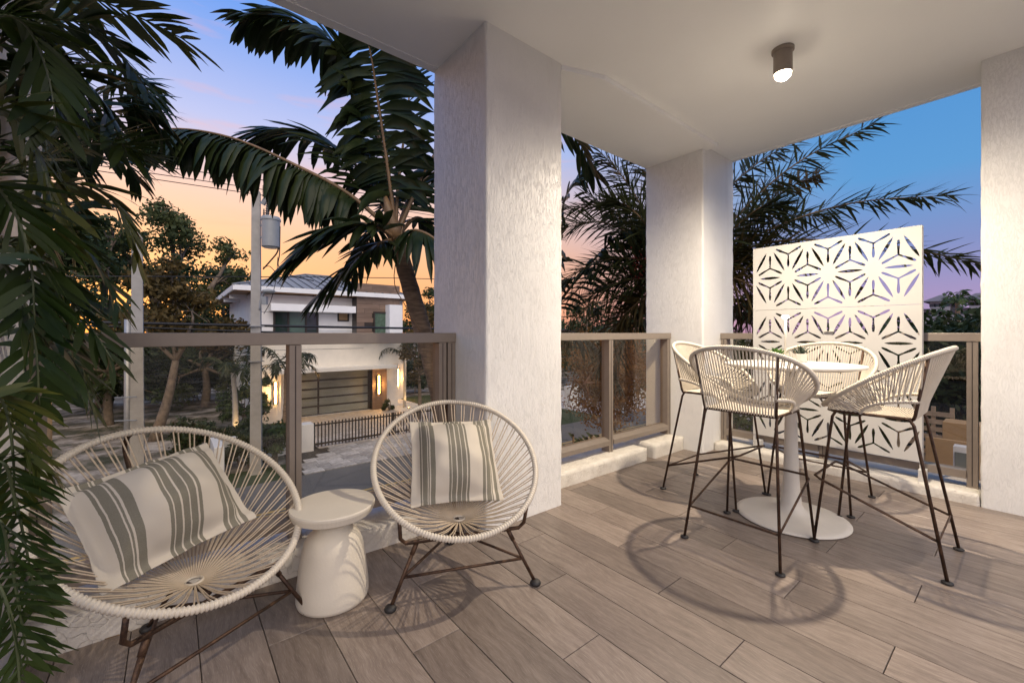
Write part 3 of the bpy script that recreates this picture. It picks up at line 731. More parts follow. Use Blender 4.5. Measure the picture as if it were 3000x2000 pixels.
# ---- on the table: slim LED lamp and two potted succulents
p = Vector((3.539, 1.151, 1.0605))
t = empty('table_lamp', p); tag(t, 'slim white rod lamp with a lit tip on the bar table', 'lamp')
MB().lathe([(.042, 0), (.045, .003), (.045, .010), (.010, .014)], 28, p).build('base', M['white_metal'], t, smooth=False)
MB().tube([p + Vector((0, 0, .012)), p + Vector((0, 0, .335))], .0065, 10).build('stem', M['white_metal'], t, smooth=True)
MB().lathe([(.004, .318), (.022, .323), (.024, .333), (.016, .341), (.002, .343)], 20, p).build('head', M['led'], t, smooth=True)
ld = bpy.data.lights.new('led_light', 'POINT'); ld.energy = 1.6; ld.color = (1, .88, .7); ld.shadow_soft_size = .02
lo = bpy.data.objects.new('led_light', ld); COL.objects.link(lo); lo.parent = t; lo.location = (0, 0, .30)
def succulent(p, label, kind, pot_r, pot_h, mat, n, ln, wd, up):
    t = empty('potted_succulent', p); tag(t, label, 'plant')
    MB().lathe([(pot_r * .86, 0), (pot_r * .92, .003), (pot_r, pot_h), (pot_r * .88, pot_h), (pot_r * .86, pot_h - .012), (.001, pot_h - .012)], 28, p).build('pot', M['white_gloss'], t)
    r_ = random.Random(kind); b = MB()
    for i in range(n):
        a = i * 2.399; el = up + (1.45 - up) * (i / n) ** .8; k = ln * r_.uniform(.75, 1.1) * (1 - .25 * i / n)
        d = Vector((math.cos(a) * math.cos(el), math.sin(a) * math.cos(el), math.sin(el))); s = d.cross(Vector((0, 0, 1))).normalized(); nn = s.cross(d)
        o = p + Vector((math.cos(a) * pot_r * .5 * (1 - i / n), math.sin(a) * pot_r * .5 * (1 - i / n), pot_h - .01))
        base = len(b.v); pr = ((0, .5, 0), (.35, 1, .05), (.75, .75, .12), (1, .03, .12))
        for tt, ww, lf in pr:
            c_ = o + d * (k * tt) + nn * (k * lf)
            for q in (c_ - s * wd * ww, c_ - nn * wd * ww * .35, c_ + s * wd * ww, c_ + nn * wd * ww * .15): b.v.append(tuple(q))
        for i2 in range(3):
            for k2 in range(4): b.f.append((base + i2 * 4 + k2, base + i2 * 4 + (k2 + 1) % 4, base + i2 * 4 + 4 + (k2 + 1) % 4, base + i2 * 4 + 4 + k2))
    b.build('leaves', mat, t, smooth=True)
succulent(Vector((3.60, 1.235, 1.0605)), 'bright green succulent in a white pot on the bar table', 1, .046, .05, M['succulent'], 34, .075, .013, .15)
succulent(Vector((3.533, 1.053, 1.0605)), 'dark spiky succulent in a white pot on the bar table', 2, .042, .062, M['dark_succulent'], 30, .085, .006, .35)

# ================================================================== PALMS NEAR THE BALCONY
UP = Vector((0, 0, 1))
def frond(parent, pts, n, ll, lw, mat, smat, r0, r1, a0=70, a1=35, droop=.5, vee=.1, start=.12, seed=0, segs=4, jit=.12, end_len=.5, base_len=.6, flat=True, planes=0):
    q = random.Random(seed); ax = bez(pts, 28); m = len(ax)
    b = MB()
    for i in range(n):
        s = start + (1 - start) * (i + .5) / n; fi = s * (m - 1); k = min(int(fi), m - 2); p = ax[k].lerp(ax[k + 1], fi - k)
        T = (ax[k + 1] - ax[k]).normalized(); S = T.cross(UP)
        S = S.normalized() if S.length > .15 else T.cross(Vector((.3, -1, .2))).normalized()
        U = S.cross(T).normalized()
        ln = ll * (base_len + (1 - base_len) * min(1, s / .35)) if s < .35 else ll * (1 - (1 - end_len) * ((s - .35) / .65) ** 1.5)
        al = R(a0 + (a1 - a0) * s)
        for sd in (-1, 1):
            aj = al + q.uniform(-jit, jit) * 1.6; L_ = ln * q.uniform(.82, 1.12)
            ph = q.uniform(-planes, planes); D = (T * math.cos(aj) + (S * (sd * math.cos(ph)) + U * math.sin(ph)) * math.sin(aj) + U * (vee + q.uniform(-jit, jit))).normalized()
            dr = droop * q.uniform(.6, 1.4); c = p.copy(); base = len(b.v); d = D.copy()
            Wn = D.cross(U).normalized() * q.choice((1, 1)); Wn = (Wn + U * q.uniform(-.35, .35)).normalized()
            prof = (.30, .85, 1, .80, .06) if segs == 4 else (.5, 1, .08) if segs == 2 else (.4, 1, .75, .06)
            for j in range(segs + 1):
                ww = lw * prof[j] / 2
                if j: d = (d + Vector((0, 0, -1)) * (dr / segs)).normalized(); c = c + d * (L_ / segs)
                W2 = (Wn - d * Wn.dot(d)).normalized()
                if flat: b.v += [tuple(c - W2 * ww), tuple(c + W2 * ww)]
                else:
                    nn = d.cross(W2) * ww * .45; b.v += [tuple(c - W2 * ww + nn), tuple(c), tuple(c + W2 * ww + nn)]
            st = 2 if flat else 3
            for j in range(segs):
                a = base + j * st
                for e in range(st - 1): b.f.append((a + e, a + e + 1, a + st + e + 1, a + st + e))
    o = b.build('frond', mat, parent, smooth=True)
    MB().tube(ax, [r0 + (r1 - r0) * i / (m - 1) for i in range(m)], 7).build('stalk', smat, o, smooth=True)
    return o
def pp(*a): return [PX(*q) for q in a]

# ---- potted areca palm standing by the side column, fronds hanging into view
AP = Vector((-.80, 1.80, 0))
areca = empty('areca_palm', AP); tag(areca, 'dark feathery palm overhanging the lounge chair at the left edge', 'palm')
MB().lathe([(.15, 0), (.17, .01), (.21, .36), (.215, .40), (.195, .40), (.19, .36), (.001, .36)], 36, AP + Vector((0, 0, .0005))).build('pot', M['pot'], areca, smooth=False)
near = [
    ([(-70, 40, 1.30), (110, -40, 1.40), (240, 5, 1.5), (340, 50, 1.58), (425, 92, 1.62)], 11, .235, .040, .55),
    ([(-90, 170, 1.25), (60, 60, 1.35), (180, 50, 1.42), (270, 115, 1.48), (340, 215, 1.5)], 14, .25, .040, .9),
    ([(-90, 260, 1.2), (50, 170, 1.3), (160, 170, 1.4), (240, 250, 1.45), (290, 350, 1.46)], 14, .25, .040, .9),
    ([(-90, 420, 1.2), (70, 370, 1.3), (200, 330, 1.4), (290, 335, 1.46), (350, 360, 1.5)], 20, .20, .020, .35),
    ([(-90, 520, 1.2), (80, 430, 1.3), (215, 430, 1.4), (285, 500, 1.44), (318, 610, 1.46)], 14, .19, .040, .8),
    ([(-90, 620, 1.2), (60, 540, 1.28), (160, 545, 1.34), (230, 620, 1.38), (280, 720, 1.4)], 14, .18, .030, .8),
    ([(-90, 760, 1.15), (30, 640, 1.22), (130, 650, 1.3), (200, 740, 1.32), (260, 830, 1.34)], 13, .18, .032, .8),
    ([(-100, 860, 1.1), (20, 760, 1.2), (110, 770, 1.25), (180, 850, 1.28), (215, 950, 1.3)], 12, .19, .036, .9),
    ([(-110, 960, 1.02), (-20, 940, 1.06), (50, 1000, 1.1), (95, 1060, 1.12), (130, 1100, 1.14)], 13, .12, .018, .5),
    ([(-110, 1090, 1.0), (0, 1060, 1.02), (30, 1130, 1.05), (60, 1260, 1.08), (85, 1400, 1.1)], 17, .13, .017, .5),
    ([(-110, 1210, .98), (-10, 1190, 1.0), (20, 1270, 1.02), (45, 1400, 1.04), (65, 1530, 1.06)], 16, .12, .016, .6),
    ([(-120, 1330, .95), (-30, 1310, .97), (20, 1400, .98), (40, 1500, 1.0), (45, 1600, 1.0)], 14, .15, .016, .6),
    ([(-100, 320, 1.1), (-10, 250, 1.15), (60, 300, 1.2), (110, 420, 1.22), (130, 540, 1.24)], 14, .20, .034, .8),
    ([(-100, 660, 1.0), (-20, 590, 1.05), (40, 660, 1.1), (80, 790, 1.12), (90, 930, 1.14)], 14, .18, .030, .8),
    ([(-100, 120, 1.05), (-10, 40, 1.1), (60, 60, 1.15), (110, 170, 1.2), (130, 290, 1.22)], 14, .21, .036, .9),
    ([(-100, 480, .98), (-30, 420, 1.0), (30, 480, 1.05), (70, 600, 1.08), (80, 740, 1.1)], 14, .18, .030, .8),
    ([(-100, 1000, .95), (-40, 900, 1.0), (10, 930, 1.04), (30, 1050, 1.06), (30, 1180, 1.08)], 14, .13, .022, .7),
]
_q = random.Random(77)
for k in range(10):
    y0 = 20 + k * 78 + _q.uniform(-20, 20); z0 = _q.uniform(1.12, 1.5); dx = _q.uniform(120, 220) if y0 < 760 else _q.uniform(0, 50)
    near.append(([(-110, y0 + 60, z0 - .08), (-30, y0, z0), (dx * .45, y0 + 10, z0 + .05), (dx * .8, y0 + 90, z0 + .08), (dx, y0 + 200, z0 + .1)], 15, .19 if y0 < 760 else .12, _q.uniform(.024, .036), .9))
roots = []
for i, (ps, n, ll, lw, dr) in enumerate(near):
    frond(areca, pp(*ps), int(n * 1.4), ll * 1.14, lw * .74, M['areca'] if i % 4 else M['areca_light'], M['green_stalk'], .005, .0020, 66, 40, dr * .55, .10, .12, 40 + i, 4, .13)
    roots.append(PX(*ps[0]))
for i in range(0, 17, 2):
    e = roots[i]; a = AP + Vector((rnd.uniform(-.08, .08), rnd.uniform(-.08, .08), .36))
    MB().tube(bez([a, a.lerp(e, .55) + Vector((-.05, -.02, .04)), e], 12), .010, 8).build('stem', M['copper_stalk' if i in (4,) else 'green_stalk'], areca, smooth=True)

# ---- clump palm outside the railing
OP = Vector((-.95, 3.75, GZ))
clump = empty('clump_palm', OP); tag(clump, 'tall clumping palm outside the railing behind the hanging fronds', 'palm')
heads = []
for i, (x, y, z) in enumerate([(60, 120, 2.1), (110, 320, 2.0), (20, 420, 2.3), (60, 620, 2.2), (-40, 250, 2.2)]):
    e = PX(x, y, z + .25); a = OP + Vector((rnd.uniform(-.25, .25), rnd.uniform(-.25, .25), 0)); heads.append(e)
    MB().tube(bez([a, a.lerp(e, .5) + Vector((rnd.uniform(-.1, .1), .1, .1)), e], 16), [.034 - .014 * k / 15 for k in range(16)], 9).build('stem', M['green_stalk'], clump, smooth=True)
qr = random.Random(5)
for i in range(22):
    h = heads[i % 5]; a = qr.uniform(0, 6.28) ; el = qr.uniform(.1, 1.1); ln = qr.uniform(.7, 1.05)
    d = Vector((math.cos(a) * math.cos(el), math.sin(a) * math.cos(el), math.sin(el)))
    if d.y < -.1: d.y *= -.4
    if d.dot(RT) > .25: d -= RT * .35
    p1 = h + d * ln * .5; p2 = h + d * ln * .85 + Vector((0, 0, -.10)); p3 = h + d * ln + Vector((0, 0, -.32))
    frond(clump, [h, p1, p2, p3], 17, .34, .036, M['areca'], M['green_stalk'], .008, .003, 60, 40, .7, .05, .12, 90 + i, 4, .12)

# ---- big feather palm in front of the street
def big_palm(name, label, base, crown, fronds, tr0, tr1, ll, lw, n, seed, mat, bend=None):
    t = empty(name, base); tag(t, label, 'palm')
    ctrl = [base, base.lerp(crown, .5) + (bend or Vector((0, 0, 0))), crown]
    ax = bez(ctrl, 60); rr = []
    for i in range(60):
        k = i / 59; rr.append((tr0 + (tr1 - tr0) * k) * (1 + .035 * (1 if i % 3 == 0 else -.4)) * (1.25 if k < .05 else 1))
    MB().tube(ax, rr, 16).build('trunk', M['trunk'], t, smooth=True)
    d = (ax[-1] - ax[-4]).normalized()
    MB().tube([crown - d * .05, crown + d * .12, crown + d * .35, crown + d * .6], [tr1 * 1.02, tr1 * .95, tr1 * .6, tr1 * .25], 14).build('crownshaft', M['stalk'], t, smooth=True)
    for i, (ps, k) in enumerate(fronds):
        frond(t, pp(*ps), k.get('n', n), k.get('ll', ll), k.get('lw', lw), k.get('mat', mat), k.get('smat', M['stalk']), k.get('r0', .035), .006, k.get('a0', 68), k.get('a1', 40), k.get('droop', .6), k.get('vee', .12), k.get('start', .16), seed + i, 4, k.get('jit', .14), k.get('end_len', .55), .6, False)
    return t
cr0 = PX(910, 545, 6.3)
FX = [
    ([(908, 530, 6.3), (893, 400, 6.2), (868, 230, 6.0), (845, 95, 5.8), (795, -50, 5.6)], dict(n=50, ll=1.12, lw=.135, droop=1.05, a0=78, a1=62)),
    ([(900, 530, 6.3), (800, 445, 6.2), (690, 385, 6.1), (548, 322, 6.0), (420, 296, 5.9), (300, 305, 5.8)], dict(n=62, ll=.88, lw=.135, droop=3.6, a0=70, vee=.0, jit=.2)),
    ([(905, 545, 6.25), (850, 515, 5.9), (760, 525, 5.6), (680, 585, 5.4)], dict(n=42, ll=1.0, lw=.11, droop=.7, a0=62, a1=22)),
    ([(905, 550, 6.3), (870, 560, 6.0), (800, 610, 5.8), (730, 680, 5.7)], dict(n=30, ll=.8, lw=.08, droop=.8, a0=60, a1=25)),
    ([(905, 525, 6.3), (850, 420, 6.7), (760, 330, 6.9), (640, 300, 7.0), (590, 330, 7.0)], dict(n=46, ll=.95, lw=.12, droop=1.0, a0=62, a1=25)),
    ([(908, 525, 6.3), (875, 330, 6.6), (800, 140, 6.6), (690, 55, 6.5), (560, 35, 6.4)], dict(n=56, ll=1.05, lw=.13, droop=1.3)),
    ([(915, 530, 6.3), (960, 430, 6.5), (1010, 340, 6.7), (1120, 250, 7.0), (1300, 300, 7.2), (1370, 400, 7.3)], dict(n=40, ll=.85, lw=.11, droop=.9)),
    ([(915, 545, 6.25), (960, 530, 6.0), (1020, 570, 5.9), (1080, 680, 5.9)], dict(n=36, ll=.95, lw=.10, droop=1.6)),
    ([(912, 530, 6.35), (950, 440, 7.0), (1030, 380, 7.4), (1150, 380, 7.6)], dict(n=42, ll=1.0, lw=.10, droop=1.0)),
    ([(908, 530, 6.3), (915, 420, 6.5), (935, 260, 6.7), (960, 60, 6.9)], dict(n=28, ll=.7, lw=.07, droop=.8)),
    ([(905, 545, 6.4), (880, 520, 6.9), (840, 560, 7.2), (800, 650, 7.3)], dict(n=22, ll=.7, lw=.1, droop=1.3)),
    ([(914, 540, 6.4), (960, 500, 6.9), (1010, 540, 7.1), (1040, 620, 7.2)], dict(n=20, ll=.7, lw=.1, droop=1.2)),
]
bp = big_palm('feather_palm', 'tall feather palm with a leaning ringed trunk beyond the long railing', Vector((3.75, 6.1, GZ)), cr0, FX, .185, .118, .75, .08, 30, 300, M['palm_leaf'], Vector((.28, 0, 0)))
# small white flower spike hanging in it
fs = pp((925, 520, 6.0), (905, 640, 5.95), (930, 700, 5.95), (965, 760, 5.95))
MB().tube(bez(fs, 14), .006, 6).build('old_stalk', M['stalk'], bp, smooth=True)
bp2 = big_palm('feather_palm', 'feather palm hidden behind the wide column, one frond arching past it', PX(1225, 800, 8.4) * 1 + Vector((0, 0, GZ - PX(1225, 800, 8.4).z)), PX(1225, 790, 8.4), [
    ([(1228, 780, 8.4), (1295, 680, 8.0), (1370, 590, 7.6), (1440, 530, 7.2), (1510, 540, 7.0)], dict(n=28, ll=.85, lw=.085, droop=1.3)),
    ([(1228, 780, 8.4), (1270, 600, 8.6), (1300, 450, 8.6), (1350, 380, 8.6)], dict(n=28, ll=.85, lw=.11, droop=1.0)),
    ([(1228, 780, 8.4), (1300, 760, 8.2), (1370, 800, 8.0), (1420, 880, 8.0)], dict(n=24, ll=.7, lw=.075, droop=1.2, mat=M['tan_leaf'])),
    ([(1228, 780, 8.4), (1180, 650, 8.8), (1150, 560, 9.0), (1130, 540, 9.1)], dict(n=24, ll=.7, lw=.075, droop=1.0))], .17, .11, .75, .08, 26, 340, M['palm_leaf'])

# ---- date palm behind the corner column
dcr = PX(1580, 655, 6.9)
date = empty('date_palm', Vector((dcr.x + .1, dcr.y, GZ))); tag(date, 'spiky date palm behind the corner column, fronds arching over the screen', 'palm')
ax = bez([Vector((dcr.x + .1, dcr.y, GZ)), Vector((dcr.x + .04, dcr.y, -.6)), dcr], 40)
MB().tube(ax, [.21 * (1 + .09 * (i % 2)) for i in range(40)], 14).build('trunk', M['trunk'], date, smooth=True)
DF = [
    [(1580, 650, 6.9), (1690, 500, 6.6), (1830, 375, 6.4), (2012, 282, 6.2)],
    [(1580, 650, 6.9), (1730, 545, 6.5), (1940, 470, 6.2), (2188, 448, 6.0)],
    [(1580, 655, 6.9), (1750, 560, 6.4), (2010, 560, 6.0), (2250, 606, 5.8)],
    [(1580, 655, 6.9), (1720, 590, 6.5), (1860, 600, 6.2), (2000, 690, 6.0)],
    [(1580, 655, 6.9), (1690, 640, 6.4), (1790, 720, 6.2), (1860, 860, 6.1)],
    [(1580, 650, 6.9), (1640, 480, 7.0), (1720, 390, 7.0), (1830, 320, 7.1)],
    [(1580, 650, 6.9), (1680, 570, 7.2), (1790, 500, 7.4), (1920, 500, 7.6)],
    [(1580, 655, 6.9), (1690, 690, 6.9), (1740, 780, 6.8), (1780, 900, 6.8)],
    [(1580, 655, 6.9), (1650, 560, 6.5), (1740, 480, 6.2), (1800, 470, 6.1)],
    [(1580, 650, 6.9), (1700, 610, 7.4), (1850, 580, 7.7), (2010, 620, 7.9)],
    [(1575, 650, 6.9), (1500, 520, 7.0), (1440, 420, 7.1), (1380, 350, 7.2)],
    [(1575, 655, 6.9), (1480, 560, 7.0), (1380, 510, 7.2), (1270, 530, 7.3)],
    [(1575, 655, 6.9), (1480, 600, 6.8), (1380, 600, 6.8), (1270, 660, 6.8)],
    [(1575, 655, 6.9), (1480, 640, 6.8), (1400, 660, 6.8), (1310, 740, 6.8)],
    [(1575, 655, 6.9), (1490, 680, 6.7), (1420, 740, 6.7), (1370, 850, 6.7)],
    [(1575, 650, 6.9), (1530, 500, 7.1), (1490, 400, 7.2), (1450, 340, 7.3)],
    [(1575, 655, 6.9), (1490, 620, 7.4), (1400, 610, 7.7), (1300, 690, 7.9)],
    [(1575, 655, 6.9), (1500, 660, 7.4), (1440, 700, 7.6), (1360, 790, 7.7)],
    [(1575, 655, 6.9), (1470, 540, 7.5), (1390, 480, 7.9), (1300, 480, 8.1)],
    [(1578, 650, 6.9), (1570, 480, 7.0), (1560, 330, 7.0), (1540, 240, 7.0)],
    [(1578, 655, 6.9), (1560, 700, 6.5), (1540, 790, 6.4), (1520, 900, 6.4)],
    [(1578, 655, 6.9), (1620, 720, 7.3), (1680, 800, 7.4), (1720, 900, 7.4)],
    [(1575, 655, 6.9), (1490, 560, 7.2), (1430, 500, 7.5), (1340, 440, 7.8)],
    [(1575, 655, 6.9), (1500, 630, 7.1), (1420, 640, 7.3), (1330, 700, 7.4)],
    [(1575, 655, 6.9), (1500, 700, 7.0), (1440, 770, 7.1), (1400, 880, 7.1)],
    [(1575, 655, 6.9), (1480, 660, 7.2), (1390, 700, 7.3), (1290, 800, 7.4)],
    [(1580, 655, 6.9), (1680, 620, 6.9), (1780, 640, 6.9), (1880, 740, 6.9)],
    [(1580, 655, 6.9), (1700, 540, 7.0), (1800, 440, 7.1), (1880, 400, 7.2)],
    [(1580, 655, 6.9), (1690, 600, 6.7), (1760, 600, 6.6), (1840, 660, 6.5)],
    [(1575, 655, 6.9), (1520, 560, 6.6), (1450, 480, 6.5), (1400, 460, 6.5)],
]
for i, ps in enumerate(DF):
    frond(date, pp(*ps), 104, .62, .042, M['tan_leaf'] if i in (3, 4, 7, 14, 20, 24, 27) else M['date_leaf'], M['stalk'], .022, .005, 60, 34, .25, .06, .08, 500 + i, 3, .16, .50, .6, True, 1.25)  # tan on some fronds is painted warm light, not leaf colour
b = MB(); qr = random.Random(2)
for i in range(90):
    c = PX(1468, 600, 6.75) + Vector((qr.gauss(0, .08), qr.gauss(0, .08), qr.uniform(-.28, .22)))
    b.lathe([(.004, -.018), (.014, -.006), (.012, .010), (.002, .016)], 6, c)
tag(b.build('seed_cluster', M['red'], date), kind='stuff')

# ================================================================== GROUND AND STREET
tag(MB().box(-400, 500, -400, 700, GZ - .5, GZ).build('ground', M['sand']), kind='structure')
tag(MB().box(-60, 120, 8.6, 13.7, GZ - .1, GZ + .03).build('street', M['asphalt']), kind='structure')
for y in (11.08, 11.30):
    tag(MB().box(-60, 120, y, y + .11, GZ + .030, GZ + .034).build('road_marking', M['yellow']), kind='structure')
tag(MB().box(-60, 120, 2.9, 8.6, GZ - .1, GZ + .02).build('verge', M['soil']), kind='structure')
drive = tag(MB().box(3.05, 13.2, 13.702, 23.1, GZ - .1, GZ + .012).build('driveway', M['soil']), kind='structure')
pm = {}
def paver_mesh(w_, d_):
    k = (w_, d_)
    if k not in pm: 
        b = MB().box(-w_ / 2 + .006, w_ / 2 - .006, -d_ / 2 + .006, d_ / 2 - .006, 0, .03); me = bpy.data.meshes.new('paver'); me.from_pydata(b.v, [], b.f); me.update(); me.materials.append(M['paver']); pm[k] = me
    return pm[k]
def pave(parent, x0, x1, y0, y1, z, cut=None):
    y = y0; q = random.Random(3); row = 0
    while y < y1 - .2:
        d_ = .4; x = x0 - (row % 2) * .3
        while x < x1:
            w_ = q.choice((.6, .6, .8, .4)); 
            if x + w_ > x1: w_ = .4
            xc = x + w_ / 2
            if xc > x0 and not (cut and cut(xc, y)) and xc < x1:
                o = bpy.data.objects.new('paver', paver_mesh(w_, d_)); COL.objects.link(o); o.parent = parent
                o.location = (xc, y + d_ / 2, z + q.uniform(-.002, .002))
            x += w_
        y += d_; row += 1
pave(drive, 3.1, 11.0, 13.75, 18.6, GZ + .006, lambda x, y: x < 3.3 + max(0, (15.2 - y)) * .0 + (.9 if y > 15.0 else 0))
tag(MB().box(4.0, 11.2, 18.62, 23.1, GZ - .05, GZ + .036).build('forecourt', M['paver']), kind='structure')
drive2 = tag(MB().box(17.2, 24, 13.702, 22, GZ - .1, GZ + .03).build('driveway', M['paver']), kind='structure')
tag(MB().box(-.2, 3.0, 13.702, 15.2, GZ - .1, GZ + .035).build('lawn', M['turf']), kind='structure')
tag(MB().box(13.3, 17.1, 13.702, 16.4, GZ - .1, GZ + .035).build('lawn', M['turf']), kind='structure')
tag(MB().box(24.2, 34, 14.4, 16.4, GZ - .1, GZ + .035).build('lawn', M['turf']), kind='structure')
tag(MB().box(11.5, 18, 22.6, 26.0, GZ - .1, GZ + .06).build('lawn', M['turf']), kind='structure')

# ---- house across the street
hp = lambda x, Y: PYp(x, 765, Y).x
hz = lambda x, y, Y: PYp(x, y, Y).z
HB = Vector((6.5, 23.5, GZ)); house = empty('modern_house', HB); tag(house, 'white two-storey house with metal hip roof and wood-clad block across the street', 'house')
X0, X1 = 2.85, 10.25; EAVE = 3.36
UY = 22.6
wl = MB().box(X0, 4.05, UY, 32.0, GZ, EAVE - .25); wl.box(4.05, X1, UY + .001, 32.0, -.45, EAVE - .251); wl.box(4.05, X1, 23.25, 31.9, GZ, -.449)
wl.build('wall', M['house_white'], house)
for z in (2.25, 1.35, .45): MB().box(X0 - .01, 8.0, UY - .006, UY + .004, z, z + .025).build('wall_joint', M['steel'], house)
# roof: hip with standing seams
ex0, ex1, ey0, ey1 = 2.05, 10.7, 21.7, 33.0; rz = 4.75; ry = 27.3; rx0, rx1 = 6.2, 7.6
rf = MB()
rf.v = [(ex0, ey0, EAVE), (ex1, ey0, EAVE), (ex1, ey1, EAVE), (ex0, ey1, EAVE), (rx0, ry, rz), (rx1, ry, rz)]
rf.f = [(0, 1, 5, 4), (1, 2, 5), (2, 3, 4, 5), (3, 0, 4)]
roof = rf.build('roof', M['roof'], house)
b = MB().box(ex0, ex1, ey0, ey0 + .06, EAVE - .20, EAVE + .02); b.box(ex0, ex0 + .06, ey0 + .06, ey1, EAVE - .20, EAVE + .02); b.build('gutter', M['fascia'], house)
MB().box(ex0 + .061, ex1, ey0 + .061, ey1, EAVE - .205, EAVE - .19).build('soffit', M['soffit'], house)
for i in range(26):
    x = ex0 + .25 + i * .43
    if x > ex1 - .2: break
    k = min(1, (x - ex0) / (rx0 - ex0), (ex1 - x) / (ex1 - rx1))
    a = Vector((x, ey0, EAVE + .02)); c = Vector((x, ey0 + (ry - ey0) * k, EAVE + (rz - EAVE) * k + .02))
    MB().tube([a, c], .028, 4).build('seam', M['seam'], roof)
for i in range(14):
    y = ey0 + .3 + i * .43; k = min(1, (y - ey0) / (ry - ey0))
    MB().tube([Vector((ex0, y, EAVE + .02)), Vector((ex0 + (rx0 - ex0) * k, y, EAVE + (rz - EAVE) * k + .02))], .028, 4).build('seam', M['seam'], roof)
MB().tube([Vector((ex0, ey0, EAVE + .03)), Vector((rx0, ry, rz + .03))], .05, 6).build('hip_cap', M['roof'], roof)
MB().tube([Vector((rx0, ry, rz + .03)), Vector((rx1, ry, rz + .03))], .05, 6).build('ridge_cap', M['roof'], roof)
for y in (24.2, 27.0): MB().box(ex0 + .1, X0, y, y + .18, EAVE - .42, EAVE - .206).build('outrigger', M['fascia'], house)
MB().tube([Vector((3.1, UY - .06, EAVE - .3)), Vector((3.1, UY - .06, GZ))], .05, 6).build('downpipe', M['fascia'], house)
# window band
def window(x0, x1, z0, z1, Y, cols, mat, fw=.06):
    f = MB(); f.box(x0, x1, Y - .05, Y + .02, z1 - fw, z1); f.box(x0, x1, Y - .05, Y + .02, z0, z0 + fw)
    xs = [x0] + list(cols) + [x1 - fw]
    for x in xs: f.box(x, x + fw, Y - .049, Y + .019, z0 + fw, z1 - fw)
    o = f.build('window', M['dark_frame'], house)
    for i, (a, c) in enumerate(zip(xs[:-1], xs[1:])):
        MB().box(a + fw, c, Y - .012, Y + .0, z0 + fw, z1 - fw).build('pane', mat[i % len(mat)], o)
wx0, wx1 = hp(627, UY), hp(731, UY)
window(wx0, wx1, hz(680, 768, UY), hz(680, 710, UY), UY, [wx0 + (wx1 - wx0) * .30, wx0 + (wx1 - wx0) * .69], [M['window_pane'], M['green_pane'], M['window_pane']], .09)
window(hp(775, UY), hp(801, UY), hz(788, 738, UY), hz(788, 714, UY), UY, [], [M['tan']], .07)
MB().box(hp(622, 21.9), hp(817, 21.9), 21.85, UY - .002, hz(720, 716, 21.9), hz(720, 700, 21.9)).build('window_canopy', M['fascia'], house, bevel=.01)
for y in (25.2, 26.1): 
    o = MB().box(X0 - .03, X0 + .01, y, y + .35, 0.9, 2.0).build('window', M['dark_frame'], house); MB().box(X0 - .035, X0 - .029, y + .05, y + .30, .95, 1.95).build('pane', M['window_pane'], o)
# wood-clad block, tiled
bx0, bx1, by = hp(819, 21.9), hp(918, 21.9), 21.9
bz1 = hz(868, 653, 21.9)
blk = MB().box(bx0, bx1, by, UY - .002, hz(868, 772, by), bz1).build('wood_block', M['dark_frame'], house)
tm = {}
def tiles(parent, x0, x1, z0, z1, Y, skip=None, tw=1.2, th=.24):
    off = wloc(parent); q = random.Random(9); row = 0; z = z0
    while z < z1 - .03:
        h = min(th, z1 - z); x = x0 - (row % 3) * tw / 3
        while x < x1:
            a, c = max(x, x0), min(x + tw, x1)
            if c - a > .05 and not (skip and skip((a + c) / 2, z + h / 2)):
                key = (round(c - a, 2), round(h, 2))
                if key not in tm:
                    bb = MB().box(-(c - a) / 2 + .004, (c - a) / 2 - .004, -.015, .0, -h / 2 + .004, h / 2 - .004); me = bpy.data.meshes.new('tile'); me.from_pydata(bb.v, [], bb.f); me.update(); me.materials.append(M['tile']); tm[key] = me
                o = bpy.data.objects.new('tile', tm[key]); COL.objects.link(o); o.parent = parent; o.location = Vector(((a + c) / 2, Y - .001, z + h / 2)) - off
            x += tw
        z += h; row += 1
gx0, gx1 = hp(857, by), hp(889, by); gz1 = hz(872, 716, by)
tiles(blk, bx0, bx1, hz(868, 772, by), bz1, by, lambda x, z: gx0 - .5 < x < gx1 + .5 and z < gz1 and not (x < gx0 or x > gx1))
window(gx0, gx1, hz(868, 770, by), gz1, by - .03, [], [M['curtain']], .08)
MB().box(hp(895, 21.3), hp(924, 21.3), 21.3, by - .02, hz(868, 772, by), hz(910, 700, 21.3)).build('white_block', M['fascia'], house)
# garage
GY = 23.2
dx0, dx1 = 4.35, 8.62; dz0, dz1 = GZ + .06, hz(850, 847, GY)
MB().box(4.051, 9.45, GY - .05, 23.249, dz1, -.45).build('garage_lintel', M['tile'], house)
MB().box(4.051, dx0, GY - .05, 23.249, GZ, dz1 - .001).build('garage_jamb', M['house_white'], house)
col_ = MB().box(dx1, 9.45, GY - .25, 23.249, GZ, dz1 - .001).build('garage_column', M['dark_frame'], house)
tiles(col_, dx1, 9.45, GZ + .04, dz1 - .005, GY - .25, None, .83, .3)
gd = MB().box(dx0, dx1, GY + .02, GY + .045, dz0, dz1).build('garage_door', M['dark_frame'], house)
rows, cw = 5, (dx1 - dx0)
xs = [dx0 + .07, dx0 + cw * .02 + 1.38, dx0 + 2.1 * 1.0, dx1 - .10]
xs = [dx0 + .06, dx0 + cw * .36, dx1 - .12]
for r_ in range(rows):
    z0 = dz0 + (dz1 - dz0) * r_ / rows + .045; z1 = dz0 + (dz1 - dz0) * (r_ + 1) / rows - .045
    for a, c in zip(xs[:-1], xs[1:]): MB().box(a + .05, c - .05, GY + .005, GY + .019, z0, z1).build('pane', M['frosted'], gd)
MB().box(3.75, 9.5, 21.65, GY - .051, -.62, -.44).build('canopy', M['fascia'], house, bevel=.01)
